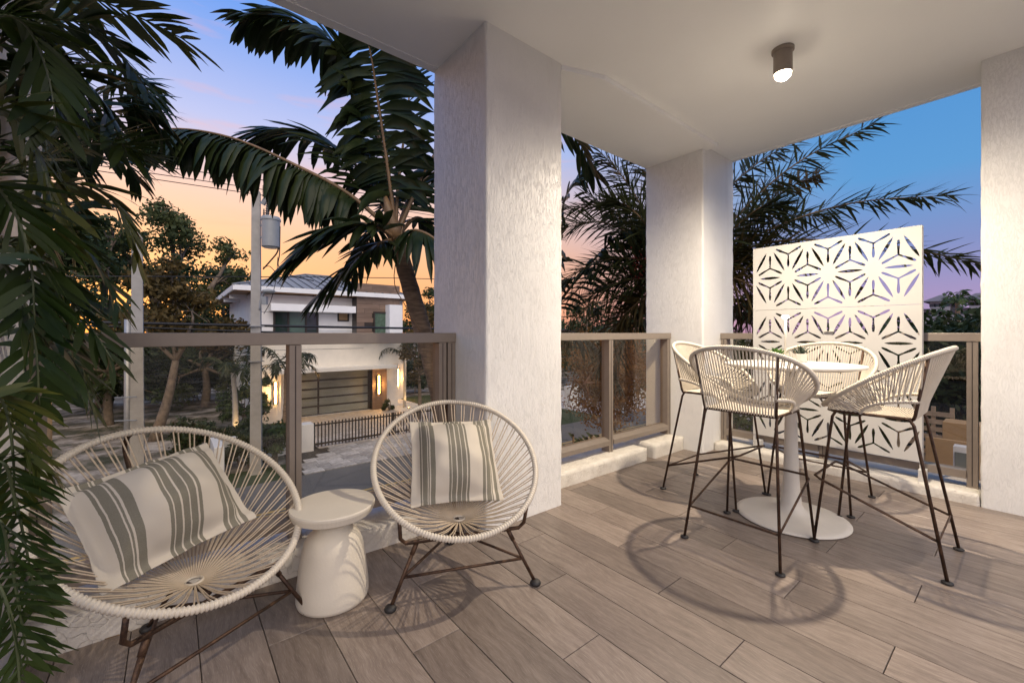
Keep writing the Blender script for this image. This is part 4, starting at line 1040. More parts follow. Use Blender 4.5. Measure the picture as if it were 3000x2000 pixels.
def sconce(label, x, Y, z, h):
    t = empty('wall_sconce', (x, Y, z)); tag(t, label, 'wall lamp', 'lit sconces on the house')
    b = MB(); b.box(x - .09, x + .09, Y - .02, Y - .001, z - h / 2 - .04, z + h / 2 + .04); b.box(x - .09, x - .06, Y - .13, Y - .0205, z - h / 2 - .04, z + h / 2 + .04); b.box(x + .06, x + .09, Y - .13, Y - .0205, z - h / 2 - .04, z + h / 2 + .04)
    b.build('frame', M['dark_frame'], t)
    MB().box(x - .035, x + .035, Y - .11, Y - .04, z - h / 2, z + h / 2).build('light_bar', M['sconce_light'], t)
    l_ = bpy.data.lights.new('sconce_glow', 'POINT'); l_.energy = 38; l_.color = (1, .56, .2); l_.shadow_soft_size = .05
    lo_ = bpy.data.objects.new('sconce_glow', l_); COL.objects.link(lo_); lo_.parent = t; lo_.location = (0, -.22, 0)
sconce('lit sconce on the white wall beside the utility pole', hp(632, UY), UY, hz(632, 902, UY), 1.0)
sconce('lit sconce on the wood-clad column beside the garage door', hp(869, 22.95), 22.95, hz(869, 883, 22.95), 1.0)
pr_ = MB().box(11.05, 11.85, 25.6, 26.0, GZ, .3).build('entrance_pier', M['house_white'], house)
sconce('lit sconce on the white entrance pier beyond the garage', hp(913, 25.6), 25.6, hz(913, 867, 25.6), 1.1)

# ---- gate, piers, low walls
def gate(label, x0, x1, y, h, step=.125):
    t = empty('sliding_gate', ((x0 + x1) / 2, y, GZ)); tag(t, label, 'gate')
    MB().box(x0, x1, y + .017, y + .05, GZ + .14, GZ + .20).build('bottom_rail', M['dark_frame'], t); MB().box(x0, x1, y + .017, y + .05, GZ + h - .14, GZ + h - .09).build('top_rail', M['dark_frame'], t)
    n = int((x1 - x0) / step); off = wloc(t); me = None
    for i in range(n):
        x = x0 + step * (i + .5)
        if me is None:
            o = MB().box(x - .019, x + .019, y - .016, y + .016, GZ + .07, GZ + h).build('bar', M['dark_frame'], t); me = o.data; xb = x
        else:
            o = bpy.data.objects.new('bar', me); COL.objects.link(o); o.parent = t; o.location = (x - xb, 0, 0)
    MB().box((x0 + x1) / 2 - .05, (x0 + x1) / 2 + .05, y - .02, y + .06, GZ + .07, GZ + h + .01).build('middle_post', M['dark_frame'], t)
gate('black slatted gate across the driveway in front of the garage', 4.02, 10.2, 16.62, .98)
gate('black slatted gate seen between the two white columns', 18.1, 23.5, 16.6, 1.1)
def pier(label, x0, x1, y0, y1, h, cat='wall'):
    return tag(MB().box(x0, x1, y0, y1, GZ - .02, GZ + h).build('gate_pier' if cat == 'pier' else 'garden_wall', M['fascia'], bevel=.015), label, cat)
pier('white gate pier at the near end of the driveway gate', 3.45, 4.0, 16.35, 16.85, 1.0, 'pier')
pier('white gate pier at the far end of the driveway gate', 10.22, 10.7, 16.35, 16.85, 1.0, 'pier')
pier('white gate pier beside the second gate, past the wide column', 17.4, 18.05, 16.3, 16.8, 1.25, 'pier')
pier('low white garden wall behind the shrubs near the utility pole', 1.25, 3.44, 16.5, 16.7, .85)
pier('short white garden wall end beside the lawn strip', .95, 1.2, 14.9, 16.499, .95)
pier('white planter wall beyond the second driveway', 24.3, 28.5, 16.6, 17.0, 1.35)

# ---- utility poles
def pole(label, base, h, w0, w1, tw=R(12)):
    t = empty('utility_pole', base); tag(t, label, 'utility pole')
    b = MB(); rz_ = Matrix.Rotation(YAW + tw, 3, 'Z'); n = 4; lv = [(0, w0), (h, w1), (h + .12, .02)]
    for z, w_ in lv:
        for sx, sy in ((-1, -1), (1, -1), (1, 1), (-1, 1)): b.v.append(tuple(base + rz_ @ Vector((sx * w_ / 2, sy * w_ / 2, z))))
    for i in range(2):
        for k in range(4): b.f.append((i * 4 + k, i * 4 + (k + 1) % 4, i * 4 + 4 + (k + 1) % 4, i * 4 + 4 + k))
    b.f.append((8, 9, 10, 11)); b.build('shaft', M['concrete'], t)
    return t, rz_
pb = Vector((1.98, 14.74, GZ)); ptop = PX(592, 432, 12.7).z
p1, prz = pole('grey concrete utility pole carrying the transformer', pb, ptop - GZ - .12, .30, .215, R(24))
c_ = pb + Vector((0, 0, 0)); rx = RT
def onp(x, y, dz=12.65): return PX(x, y, dz)
MB().tube([onp(603, 470), onp(616, 446)], .07, 6).build('bracket', M['steel'], p1)
for (x, y0, y1, r_) in ((617, 446, 405, .045), (606, 452, 428, .032)):
    a, c = onp(x, y0), onp(x, y1); b = MB(); m = 22
    b.tube([a.lerp(c, i / m) for i in range(m + 1)], [r_ * (1.5 if i % 3 == 1 else .7) for i in range(m + 1)], 10); b.build('insulator', M['porcelain'], p1, smooth=True)
for z in (.55, .72): MB().box(pb.x - .19, pb.x + .19, pb.y - .19, pb.y + .19, GZ + 6.2 * z, GZ + 6.2 * z + .03).build('strap', M['steel'], p1)
# street lamp on the pole
sl = empty('street_lamp', onp(600, 730)); tag(sl, 'small street lamp fixed to the concrete utility pole', 'street lamp')
MB().tube(bez([onp(596, 712), onp(599, 690), onp(605, 674), onp(612, 668)], 12), .035, 8).build('arm', M['steel'], sl, smooth=True)
MB().lathe([(.02, .06), (.16, .03), (.19, -.02), (.14, -.06), (.01, -.07)], 16, onp(617, 668)).build('lamp_head', M['transformer'], sl, smooth=True)
b = MB(); b.obox(onp(608, 690), RT * .07, FW * .05, UP * .12); b.build('control_box', M['transformer'], sl)
# transformer
tc_ = onp(622, 531, 12.6); t = empty('pole_transformer', tc_ - Vector((0, 0, .45))); tag(t, 'grey pole-mounted transformer can beside the concrete pole', 'transformer')
MB().lathe([(.20, -.50), (.245, -.47), (.25, .30), (.27, .31), (.27, .36), (.24, .42), (.05, .46)], 28, tc_).build('tank', M['transformer'], t, smooth=False)
for x, y0, y1, r_ in ((614, 497, 468, .06), (606, 505, 480, .035)):
    a, c = onp(x, y0, 12.6), onp(x, y1, 12.6); m = 16
    MB().tube([a.lerp(c, i / m) for i in range(m + 1)], [r_ * (1.3 if i % 3 == 1 else .8) * (1 - .5 * i / m) for i in range(m + 1)], 10).build('bushing', M['porcelain'], t, smooth=True)
for y in (518, 545): MB().tube([onp(600, y, 12.68), onp(612, y, 12.62)], .045, 6).build('bracket', M['steel'], t)
# fuse cut-out
t = empty('fuse_cutout', onp(632, 460)); tag(t, 'small fuse cut-out hanging above the transformer', 'fuse')
b = MB().tube([onp(637, 447), onp(630, 472)], [.06, .05], 8); b.build('insulator', M['porcelain'], t); MB().tube([onp(646, 452), onp(634, 474)], .02, 6).build('fuse_tube', M['steel'], t); MB().tube([onp(633, 446), onp(648, 454)], .04, 6).build('cap', M['steel'], t)
def cable(label, pts, r_, n=40, sag=0):
    P_ = bez(pts, n)
    o = MB().tube(P_, r_, 5, caps=False).build('overhead_cable', M['black'], smooth=True); return tag(o, label, 'cable')
cable('looping drop cable from the fuse to the transformer top', [onp(631, 472), onp(620, 495), onp(608, 500), onp(603, 512)], .012)
cable('thick drop cables hanging from the transformer side to the pole', [onp(640, 520), onp(640, 560), onp(636, 580), onp(620, 600), onp(604, 618)], .022)
cable('thin drop cable from the transformer down to the roof line', [onp(643, 520), onp(642, 580), onp(640, 612), onp(668, 632), onp(720, 645)], .016)
cable('slack cable curling down beside the pole below the transformer', [onp(604, 614), onp(620, 612), onp(636, 628), onp(650, 632)], .012)
cable('thin cable hanging from the loop down to the street lamp', [onp(638, 590), onp(634, 640), onp(622, 690), onp(606, 720)], .010)
def far_wire(label, y0, y1, r_, z0=12.6, z1=12.6, sag=.0, x0=100, x1=1300):
    """a street wire running along X at the pole line"""
    a = PYp(x0, y0, 14.7); c = PYp(x1, y1, 14.7); m = (a + c) / 2 - Vector((0, 0, sag)); return cable(label, [a, m, c], r_, 60)
far_wire('topmost power line passing the insulator tip', 348, 505, .014)
far_wire('second power line crossing the sky above the pole', 362, 548, .012, sag=-.1)
far_wire('third power line crossing the sky just under the second', 374, 552, .012)
far_wire('thin telephone line tied to the pole at roof height', 634, 652, .014, sag=-.12)
far_wire('thick black cable bundle running level with the railing top', 738, 757, .040, sag=.04)
far_wire('drooping black cable just under the thick bundle', 744, 762, .026, sag=.22)
lpb = Vector((-.65, 13.6, GZ))
p2, _ = pole('pale concrete pole with a conduit, seen past the palm fronds', lpb, 6.6, .27, .19, R(38))
MB().tube([lpb + RT * -.24, lpb + RT * -.22 + Vector((0, 0, 4.6))], .075, 10).build('conduit', M['steel'], p2, smooth=True)
for z in (2.2, 2.75): MB().tube([lpb + RT * -.32 + FW * -.24 + Vector((0, 0, z)), lpb + RT * .2 + FW * -.24 + Vector((0, 0, z + .02))], .014, 5).build('strap', M['steel'], p2)

# ================================================================== VEGETATION BEYOND THE STREET
def leaf_quads(C_, Rr, n, size, seed, flat=.35):
    """n leaf-sized rhombi spread through blobs (centres C_, radii Rr)"""
    g = np.random.default_rng(seed); C_ = np.asarray(C_, float); Rr = np.asarray(Rr, float)
    wgt = Rr ** 2; idx = g.choice(len(C_), n, p=wgt / wgt.sum())
    d = g.normal(size=(n, 3)); d /= np.linalg.norm(d, axis=1)[:, None]
    rad = Rr[idx] * (g.random(n) ** .42) * (1 + .12 * g.normal(size=n)); p = C_[idx] + d * rad[:, None] * np.array([1, 1, .78])
    a = g.normal(size=(n, 3)); a /= np.linalg.norm(a, axis=1)[:, None]; nn = d + .7 * g.normal(size=(n, 3)); b_ = np.cross(a, nn); b_ /= np.linalg.norm(b_, axis=1)[:, None] + 1e-9
    a = np.cross(nn, b_); a /= np.linalg.norm(a, axis=1)[:, None] + 1e-9
    s = size * g.uniform(.6, 1.35, n)[:, None]
    V = np.stack([p - a * s, p - b_ * s * .45, p + a * s, p + b_ * s * .45], 1).reshape(-1, 3)
    return V, np.arange(4 * n).reshape(-1, 4)
def bush(label, c, rx_, ry_, h, n, size, mat, seed, cat='shrub', group=None, name='shrub', stems=True):
    c = Vector(c); t = empty(name, c); tag(t, label, cat, group); g = np.random.default_rng(seed); n = int(n * 1.5); k = max(6, int(n / 200))
    C_ = np.stack([c.x + g.uniform(-.8, .8, k) * rx_, c.y + g.uniform(-.8, .8, k) * ry_, c.z + h * g.uniform(.22, .82, k)], 1); Rr = g.uniform(.65, 1.0, k) * min(rx_, ry_, h) * .62
    V, F_ = leaf_quads(C_, Rr, n, size, seed); V[:, 2] = np.maximum(V[:, 2], c.z + .01)
    np_mesh('foliage', V, F_, mat, t)
    if stems:
        b = MB()
        for i in range(4): b.tube([c + Vector((g.uniform(-.2, .2) * rx_, g.uniform(-.2, .2) * ry_, -.02)), c + Vector((g.uniform(-.5, .5) * rx_, g.uniform(-.5, .5) * ry_, h * .7))], [.03, .012], 5)
        b.build('stems', M['bark'], t)
    return t
def tree(name, label, base, h, crown, n, size, mat, seed, tr=.25, lean=(0, 0), fork=.35, bark=None, group=None):
    """crown: list of (dx,dy,dz,r) blobs relative to the base"""
    base = Vector(base); t = empty(name, base); tag(t, label, 'tree', group); q = random.Random(seed); b = MB()
    f = base + Vector((lean[0] * h * fork, lean[1] * h * fork, h * fork))
    b.tube(bez([base - Vector((0, 0, .1)), base.lerp(f, .5) + Vector((q.uniform(-.1, .1) * h * .3, 0, 0)), f], 8), [tr * (1.25 - .55 * i / 7) for i in range(8)], 9)
    C_, Rr = [], []
    for dx, dy, dz, r_ in crown:
        c = base + Vector((dx, dy, dz)); m = f.lerp(c, .5) + Vector((q.uniform(-.4, .4), q.uniform(-.4, .4), q.uniform(-.2, .5)))
        b.tube(bez([f, m, c], 7), [tr * (.55 - .42 * i / 6) for i in range(7)], 6)
        for k in range(5):
            d = Vector((q.gauss(0, 1), q.gauss(0, 1), q.gauss(0, .7))).normalized() * r_ * q.uniform(.45, .85); e = c + d
            b.tube(bez([m.lerp(c, q.uniform(.3, 1)), c.lerp(e, .4), e], 5), [tr * .16, tr * .12, tr * .09, tr * .06, tr * .03], 4)
            C_.append(e); Rr.append(r_ * q.uniform(.35, .6))
    b.build('trunk', bark or M['bark'], t, smooth=True)
    V, F_ = leaf_quads([tuple(x) for x in C_], Rr, n, size, seed); np_mesh('crown', V, F_, mat, t)
    return t
def gp_(x, Y, z=GZ): p = PYp(x, 765, Y); return Vector((p.x, p.y, z))
# the spreading oak on the vacant lot
ob = gp_(372, 38); 
tree('oak_tree', 'spreading oak with bare pale limbs on the vacant lot', ob, 14, [(1.0, 0, 10.0, 2.8), (3.2, .5, 8.6, 2.1), (-2.6, 0, 10.6, 2.6), (.6, .5, 12.2, 2.0), (4.2, 1, 10.6, 1.5), (-4.6, 1, 9.0, 2.6), (-1.0, 2, 8.2, 2.4), (2.6, 0, 6.4, 1.5)], 9000, .17, M['oak_leaf'], 21, .5, (.16, 0), .30)
tree('oak_tree', 'dense dark tree left of the white house, behind the pole', gp_(520, 46), 11, [(0, 0, 8.0, 2.4), (2.4, 0, 7.4, 1.9), (-2.2, 0, 7.2, 2.0), (.4, 1, 9.3, 1.4), (3.6, 0, 6.2, 1.6), (-1.5, 0, 5.0, 2.2), (1.6, 0, 4.6, 2.2)], 7000, .18, M['dark_leaf'], 22, .35)
tree('oak_tree', 'tall dark tree showing through the palm fronds', gp_(235, 34), 13, [(0, 0, 8.8, 2.6), (2.2, 0, 7.6, 2.2), (-2.2, 0, 8.2, 2.4), (.4, 1, 10.4, 1.7), (-1.2, 0, 5.6, 2.2), (1.6, 0, 5.0, 2.0)], 6500, .17, M['dark_leaf'], 23, .35)
tree('leaning_tree', 'leaning forked trunk on the sandy lot behind the railing glass', gp_(352, 22), 7.5, [(1.2, 0, 5.2, 1.6), (2.6, .4, 4.6, 1.4), (-.4, 0, 5.0, 1.5), (.6, 0, 6.4, 1.3)], 4500, .13, M['tan_leaf'], 24, .17, (.22, 0), .42)
tree('round_tree', 'dark leafy tree filling the lot edge beside the pale pole', gp_(250, 27), 7, [(0, 0, 3.6, 1.9), (-2.2, 0, 3.2, 1.8), (2.0, .5, 3.0, 1.7), (.5, 0, 5.0, 1.6), (-1.0, 0, 1.9, 1.5), (1.0, 0, 1.6, 1.3)], 7000, .13, M['dark_leaf'], 25, .16)
tree('round_tree', 'bushy green tree in front of the white house side wall', gp_(470, 30), 6.5, [(0, 0, 3.4, 1.8), (-2.4, 0, 3.2, 1.7), (1.8, .5, 3.0, 1.5), (.5, 0, 4.8, 1.4), (-1.2, 0, 1.8, 1.5), (1.2, 0, 1.6, 1.4)], 6500, .13, M['oak_leaf'], 26, .2)
tree('thorn_tree', 'thin twiggy tree beside the wood-clad block of the house', gp_(962, 19), 6.2, [(0, 0, 4.4, .75), (.4, 0, 5.3, .6), (-.4, 0, 3.4, .7), (.5, 0, 3.2, .7), (0, 0, 2.4, .6)], 3200, .07, M['tan_leaf'], 27, .09)
tree('round_tree', 'dark tree rising behind the right end of the white house', gp_(975, 30), 9, [(0, 0, 5.6, 1.7), (1.6, 0, 5.0, 1.6), (-.9, .5, 4.6, 1.5), (.4, 0, 7.0, 1.3), (-.4, 0, 3.0, 1.5), (1.4, 0, 2.6, 1.5)], 5500, .13, M['dark_leaf'], 28, .16)
for i_, (x_, Y_, lab_) in enumerate(((215, 31, 'thick dark undergrowth at the back of the sandy lot, nearest the near palm'), (330, 33, 'thick dark undergrowth at the back of the sandy lot, behind the leaning trunk'), (440, 33, 'thick dark undergrowth at the back of the sandy lot, beside the house'))):
    bush(lab_, gp_(x_, Y_), 3.2, 1.2, 4.2, 5200, .14, M['dark_leaf'], 70 + i_)
# shrubs before the garden wall
bush('dark rounded shrub below the small uplit palm', gp_(500, 17.5), 1.3, .7, 1.5, 2600, .08, M['dark_leaf'], 31)
bush('glossy hedge clump by the low white garden wall', gp_(560, 15.8), .8, .5, 1.35, 1900, .07, M['dark_leaf'], 32)
bush('leafy shrub between the utility pole and the railing post', gp_(633, 15.6), .62, .5, 1.55, 1900, .08, M['bright_leaf'], 33)
bush('tall clipped hedge behind the small uplit palm', gp_(560, 21.8), 1.0, .6, 2.6, 3000, .08, M['bright_leaf'], 34)
bush('small round shrub in the white pebble bed', gp_(893, 22.2), .35, .3, .7, 700, .05, M['dark_leaf'], 35)
bush('dark planting behind the entrance pier of the house', gp_(960, 27.5), 2.2, .8, 2.6, 3500, .1, M['dark_leaf'], 36)
tag(MB().box(9.55, 11.45, 21.4, 25.55, GZ - .05, GZ + .05).build('pebble_bed', M['white_stone']), 'bed of white pebbles around the slim palms', 'pebble bed', kind='stuff')
g_ = np.random.default_rng(4); b = MB()
for i in range(420):
    x, y = g_.uniform(9.6, 11.4), g_.uniform(21.45, 23.6); r_ = g_.uniform(.03, .06); b.lathe([(r_ * .5, 0), (r_, r_ * .4), (r_ * .5, r_ * .9)], 6, (x, y, GZ + .04))
tag(b.build('pebbles', M['white_stone']), 'loose white pebbles beside the wood-clad garage column', 'pebbles', kind='stuff')
def small_palm(label, base, h, fr, ll, lw, n, seed, tr=.11, nf=11, uplight=True, mat=None):
    base = Vector(base); t = empty('garden_palm', base); tag(t, label, 'palm', 'small palms around the house'); q = random.Random(seed); top = base + Vector((q.uniform(-.1, .1), 0, h))
    MB().tube(bez([base, base.lerp(top, .5) + Vector((.04, 0, 0)), top], 24), [tr * (1.15 - .4 * i / 23) * (1.05 if i % 2 else .97) for i in range(24)], 9).build('trunk', M['concrete'] if uplight else M['trunk'], t, smooth=True)
    for i in range(nf):
        a = i * 2.399 + q.uniform(-.2, .2); el = q.uniform(.15, 1.2); d = Vector((math.cos(a) * math.cos(el), math.sin(a) * math.cos(el), math.sin(el))); L_ = fr * q.uniform(.8, 1.1)
        frond(t, [top, top + d * L_ * .45 + UP * .05 * L_, top + d * L_ * .8 - UP * .10 * L_, top + d * L_ - UP * .45 * L_], n, ll, lw, mat or M['palm_leaf'], M['green_stalk'], .02, .006, 60, 35, .9, .05, .1, seed * 20 + i, 2, .18)
    if uplight:
        u = empty('garden_uplight', base + Vector((.05, -.42, .0))); tag(u, 'lit uplight at the ' + label, 'garden light', 'garden uplights')
        p = wloc(u); MB().lathe([(.05, 0), (.055, .02), (.05, .09), (.035, .09)], 12, p + Vector((0, 0, .03))).build('housing', M['dark_frame'], u); MB().lathe([(.034, .085), (.034, .0905), (.001, .091)], 12, p + Vector((0, 0, .03))).build('lens', M['sconce_light'], u)
        l_ = bpy.data.lights.new('uplight', 'SPOT'); l_.energy = 45; l_.color = (1, .66, .3); l_.spot_size = R(70); l_.shadow_soft_size = .03
        lo_ = bpy.data.objects.new('uplight', l_); COL.objects.link(lo_); lo_.parent = u; lo_.location = (0, 0, .14); lo_.rotation_euler = Vector((-.02, .22, 1)).to_track_quat('-Z', 'Y').to_euler()
    return t
small_palm('short palm in front of the white wall by the tall hedge', gp_(540, 20.7), 2.65, 1.7, .55, .05, 20, 1)
small_palm('short palm standing half behind the railing post', gp_(652, 19.0), 2.8, 1.6, .55, .05, 20, 2, uplight=False)
small_palm('slim palm closest to the wood-clad garage column', gp_(902, 24.2), 3.3, 1.4, .5, .045, 18, 3, .08)
small_palm('slim palm at the edge of the white pebble bed', gp_(929, 22.4), 3.1, 1.4, .5, .045, 18, 4, .08)
# garden between the columns
bush('twiggy shrub coloured with the amber glow of the middle railing glass', gp_(1322, 12.6, GZ + .6) + Vector((-4, -5.0, .4)), 1.15, 1.0, 3.9, 11000, .045, M['amber_glow_leaf'], 41)
b = MB(); q = random.Random(6); c0 = PX(1335, 915, 10.5); tw = empty('bare_branch', c0); tag(tw, 'bare pale branches sticking out of the twiggy shrub', 'branch')
for (x0, y0, x1, y1) in ((1320, 870, 1368, 935), (1320, 870, 1305, 925), (1340, 886, 1370, 850), (1352, 905, 1330, 860), (1345, 880, 1380, 885)): b.tube(bez([PX(x0, y0, 10.4), PX((x0 + x1) / 2, (y0 + y1) / 2 - 4, 10.5), PX(x1, y1, 10.5)], 8), [.03, .027, .024, .021, .018, .014, .01, .006], 6)
b.build('branch', M['copper_stalk'], tw, smooth=True)
small_palm('drooping tan palm beside the white planter wall', gp_(1425, 17.8), 3.6, 2.4, .6, .05, 22, 5, .16, 13, False, M['tan_leaf'])
bush('round shrub overhanging the white planter wall', gp_(1462, 17.4, GZ + .4), 1.6, .8, 3.2, 3500, .09, M['tan_leaf'], 42)
tree('round_tree', 'dark tree behind the second gate, under the date palm fronds', gp_(1340, 24), 8, [(0, 0, 4.0, 2.0), (2.4, 0, 4.4, 2.2), (-2.4, 0, 3.8, 2.0), (.5, 0, 6.0, 1.8), (4.6, 0, 4.0, 2.0), (-1.2, 0, 2.2, 1.5), (2.0, 0, 2.0, 1.6), (5.2, 0, 2.0, 1.6)], 9000, .14, M['dark_leaf'], 43, .25)
tree('round_tree', 'dark tree mass behind the corner column and screen', Vector((16.5, 7.2, GZ)), 7, [(0, 0, 3.6, 1.8), (1.2, 2.0, 4.0, 1.9), (.5, -2.4, 3.2, 1.6), (.5, 0, 5.2, 1.5), (.6, 4.0, 4.0, 1.8), (0, -1.0, 1.8, 1.4), (0, 2.2, 1.9, 1.5)], 9000, .12, M['dark_leaf'], 44, .22)
def lily(label, c, n, ln, seed):
    t = empty('strap_leaf_plant', c); tag(t, label, 'plant', 'strap-leaf plants below the balcony'); q = random.Random(seed)
    for k in range(n):
        b = MB(); a0 = q.uniform(0, 6.28); h = q.uniform(.5, 1) * ln; s0 = Vector(c) + Vector((q.uniform(-.25, .25), q.uniform(-.12, .12), 0)); tp = s0 + Vector((q.uniform(-.06, .06), q.uniform(-.06, .06), h))
        for i in range(9):
            a = a0 + i * 2.4; z = .35 + .65 * i / 9; p = s0.lerp(tp, z); d = Vector((math.cos(a), math.sin(a), .7)).normalized(); s = d.cross(UP).normalized(); L_ = .22 * q.uniform(.7, 1.1); base = len(b.v)
            for tt, ww in ((0, .4), (.4, 1), (.75, .7), (1, .05)):
                pt_ = p + d * L_ * tt - UP * L_ * .35 * tt * tt; b.v += [tuple(pt_ - s * .016 * ww), tuple(pt_ + s * .016 * ww)]
            for j in range(3): b.f.append((base + j * 2, base + j * 2 + 1, base + j * 2 + 3, base + j * 2 + 2))
        sh = b.build('shoot', M['dark_leaf'], t); MB().tube([s0, tp], .006, 5).build('stem', M['stalk'], sh)
def under(x, y, z): p = PX(x, y, z); return p
def tall_shrub(label, x, y, z, seed):
    """a cane plant rooted on the verge whose head just clears the kerb"""
    top = PX(x, y, z); c = Vector((top.x, top.y, top.z - .5)); t = empty('cane_plant', Vector((c.x, c.y, GZ))); tag(t, label, 'plant'); q = random.Random(seed)
    for k in range(5):
        e = c + Vector((q.uniform(-.22, .22), q.uniform(-.1, .1), q.uniform(.1, .5))); s0 = Vector((c.x + q.uniform(-.1, .1), c.y + q.uniform(-.1, .1), GZ)); cn_ = MB().tube(bez([s0, s0.lerp(e, .6), e], 8), .010, 5).build('cane', M['stalk'], t, smooth=True); b = MB()
        for i in range(13):
            a = i * 2.4; p = e - UP * (.34 * (1 - i / 13)); d = Vector((math.cos(a), math.sin(a), .5 + .5 * i / 13)).normalized(); s = d.cross(UP).normalized(); L_ = .20 * q.uniform(.7, 1.15); base = len(b.v)
            for tt, ww in ((0, .4), (.4, 1), (.75, .7), (1, .05)):
                pt_ = p + d * L_ * tt - UP * L_ * .4 * tt * tt; b.v += [tuple(pt_ - s * .020 * ww), tuple(pt_ + s * .020 * ww)]
            for j in range(3): b.f.append((base + j * 2, base + j * 2 + 1, base + j * 2 + 3, base + j * 2 + 2))
        b.build('leaves', M['dark_leaf'], cn_)
tall_shrub('dark cane plant peeping over the kerb in the middle railing gap', 1338, 985, 4.6, 3)
tall_shrub('dark cane plant peeping over the kerb beside the middle railing post', 1375, 985, 4.7, 5)
tall_shrub('dark cane plant showing through the cords of the upright lounge chair', 945, 1085, 4.3, 4)
# distant trees close the view
def wood(name, x0, x1, Y0, Y1, n, h0, h1, seed, mat):
    g = np.random.default_rng(seed); C_ = np.stack([g.uniform(x0, x1, n), g.uniform(Y0, Y1, n), GZ + g.uniform(h0, h1, n)], 1); Rr = g.uniform(1.8, 3.4, n)
    V, F_ = leaf_quads(C_, Rr, n * 130, .30, seed); V[:, 2] = np.maximum(V[:, 2], GZ); return tag(np_mesh(name, V, F_, mat), 'far dark wood closing the view beyond the houses', 'wood', kind='stuff')
wood('treeline', -45, 12, 52, 62, 110, 1.0, 5.2, 51, M['dark_leaf'])
wood('treeline', 20, 62, 30, 42, 90, 1.0, 5.0, 52, M['dark_leaf'])
wood('treeline', 48, 62, -12, 34, 70, .5, 3.0, 53, M['dark_leaf'])

# ================================================================== YARD ON THE SCREEN SIDE
bush('broad leafy bushes above the railing beside the white pier', PXp(2200, 765, 22) * 1 + Vector((0, 0, GZ - 1.27)), 2.4, 3.0, 5.5, 14000, .15, M['dark_leaf'], 61)
bush('brighter bush below the screen, against the yard wall', Vector((17.2, 4.3, GZ)), 1.0, 1.8, 3.2, 4500, .1, M['oak_leaf'], 62)
bush('clipped tan-green hedge seen through the side railing glass', Vector((21.6, 2.2, GZ)), .7, 2.6, 2.5, 5000, .09, M['oak_leaf'], 65)
small_palm('small bright palm rising above the far bushes', PXp(2200, 765, 26) + Vector((0, 0, GZ - 1.27)), 5.6, .85, .35, .05, 16, 7, .1, 9, False, M['bright_leaf'])
bush('low green ground cover just outside the side kerb', Vector((5.9, 1.0, GZ)), .7, 1.4, 2.9, 4500, .06, M['bright_leaf'], 63)
# pallets, tan boards, drawers
yx = 17.2
def onx(x, y, X=yx): return PXp(x, y, X)
pa, pc = onx(2120, 998), onx(2192, 950)
t = empty('pallet_fence', (yx, (pa.y + pc.y) / 2, GZ)); tag(t, 'weathered pallet timber fence in the yard below the side railing', 'fence')
yA, yB = min(pa.y, pc.y), max(pa.y, pc.y); hgt = pc.z - GZ
for i in range(9): MB().box(yx - .03, yx, yA, yB + .6, GZ + .1 + i * hgt / 9, GZ + .1 + i * hgt / 9 + .13).build('slat', M['pallet'], t)
for k in range(4): MB().box(yx + .001, yx + .08, yA + (yB + .5 - yA) * k / 3, yA + (yB + .5 - yA) * k / 3 + .09, GZ, GZ + hgt + .15).build('post', M['pallet'], t)
wx = 14.6
tA, tB = PXp(2216, 1000, wx), PXp(2125, 1075, wx)
tag(MB().box(wx, wx + .1, tA.y - .3, tB.y, GZ, PXp(2180, 1010, wx).z).build('board_wall', M['tan'], bevel=.01), 'low tan board wall in front of the pallet fence', 'wall')
tag(MB().box(wx + .8, wx + 1.5, tA.y - .2, tA.y + .45, GZ, PXp(2200, 972, wx + .8).z).build('crate_box', M['tan'], bevel=.01), 'tan upright crate beside the pallet fence', 'crate')
dwp = PXp(2212, 1068, 13.6); dt_ = empty('drawer_tower', Vector((13.8, dwp.y, GZ))); tag(dt_, 'white plastic drawer tower standing against the tan board wall', 'drawers')
hh = PXp(2205, 1028, 13.6).z - GZ
fr_ = MB().box(13.7, 14.0, dwp.y - .16, dwp.y + .16, GZ, GZ + hh).build('frame', M['plastic'], dt_)
for i in range(4): MB().box(13.68, 13.699, dwp.y - .135, dwp.y + .135, GZ + .06 + i * (hh - .1) / 4, GZ + .06 + (i + .8) * (hh - .1) / 4).build('drawer', M['frosted'], dt_, bevel=.004)
lp_ = PXp(2160, 1068, 13.9); t = empty('folded_ladder', Vector((13.9, lp_.y, GZ))); tag(t, 'folded grey step ladder leaning on the tan board wall', 'ladder')
for s in (-.2, .2): MB().tube([Vector((13.9, lp_.y + s, GZ)), Vector((14.5, lp_.y + s * .8, GZ + 1.05))], .03, 5).build('rail', M['steel'], t)
for i in range(4): MB().box(13.98 + i * .13, 14.06 + i * .13, lp_.y - .2, lp_.y + .2, GZ + .2 + i * .23, GZ + .23 + i * .23).build('step', M['steel'], t)
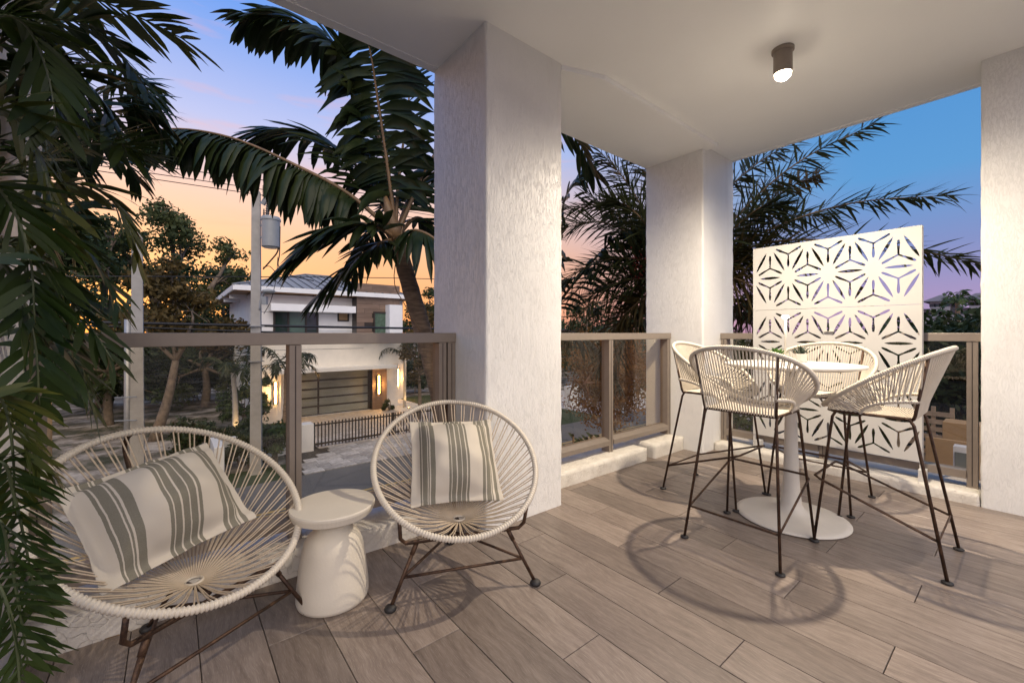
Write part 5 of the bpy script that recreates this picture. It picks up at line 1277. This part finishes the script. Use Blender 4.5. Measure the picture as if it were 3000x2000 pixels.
# distant building
fb = PXp(2160, 765, 95); fB = empty('apartment_building', Vector((95, fb.y, GZ))); tag(fB, 'pale distant building with two hip-roofed towers beside the pier', 'building')
def fz(y): return PXp(2160, y, 95).z
y_ = lambda x: PXp(x, 765, 95).y
MB().box(96, 110, y_(2300), y_(2100), GZ, fz(712)).build('wall', M['far_wall'], fB)
MB().box(95.5, 110.5, y_(2305), y_(2090), fz(712) + .01, fz(708)).build('roof', M['far_roof'], fB)
for a, c in ((2136, 2182), (2226, 2262)):
    ya, yb = sorted((y_(a), y_(c))); MB().box(95, 104, ya, yb, fz(714), fz(692)).build('tower', M['far_wall'], fB)
    r_ = MB(); ov = .9; zz = fz(692) + .01; ym = (ya + yb) / 2; r_.v = [(95 - ov, ya - ov, zz), (104 + ov, ya - ov, zz), (104 + ov, yb + ov, zz), (95 - ov, yb + ov, zz), (99.5, ym - .4, zz + 1.3), (99.5, ym + .4, zz + 1.3)]; r_.f = [(3, 2, 1, 0), (0, 1, 4), (1, 2, 5, 4), (2, 3, 5), (3, 0, 4, 5)]; r_.build('tower_roof', M['far_roof'], fB)
    for i in range(4):
        yy = ya + (yb - ya) * (i + .5) / 4; MB().box(94.95, 95.02, yy - .35, yy + .35, fz(704), fz(697)).build('window', M['window_pane'], fB)
for i in range(10):
    yy = y_(2295) + (y_(2105) - y_(2295)) * (i + .5) / 10; MB().box(95.94, 96.02, yy - .6, yy + .6, fz(722), fz(716)).build('window', M['window_pane'], fB)

# ---- a dry twig on the planks
p0 = PX(285, 1450, 1.79); p0.z = .004; tw_ = empty('dry_twig', p0); tag(tw_, 'tiny curled dry twig on the planks under the tilted-pillow chair', 'twig')
_q = random.Random(12)
for k in range(3): MB().tube(bez([p0 + Vector((_q.uniform(-.02, .02), _q.uniform(-.02, .02), 0)), p0 + Vector((_q.uniform(-.04, .04), _q.uniform(-.04, .04), .006)), p0 + Vector((_q.uniform(-.06, .06), _q.uniform(-.06, .06), .0))], 8), .0016, 5).build('stem', M['stalk'], tw_, smooth=True)
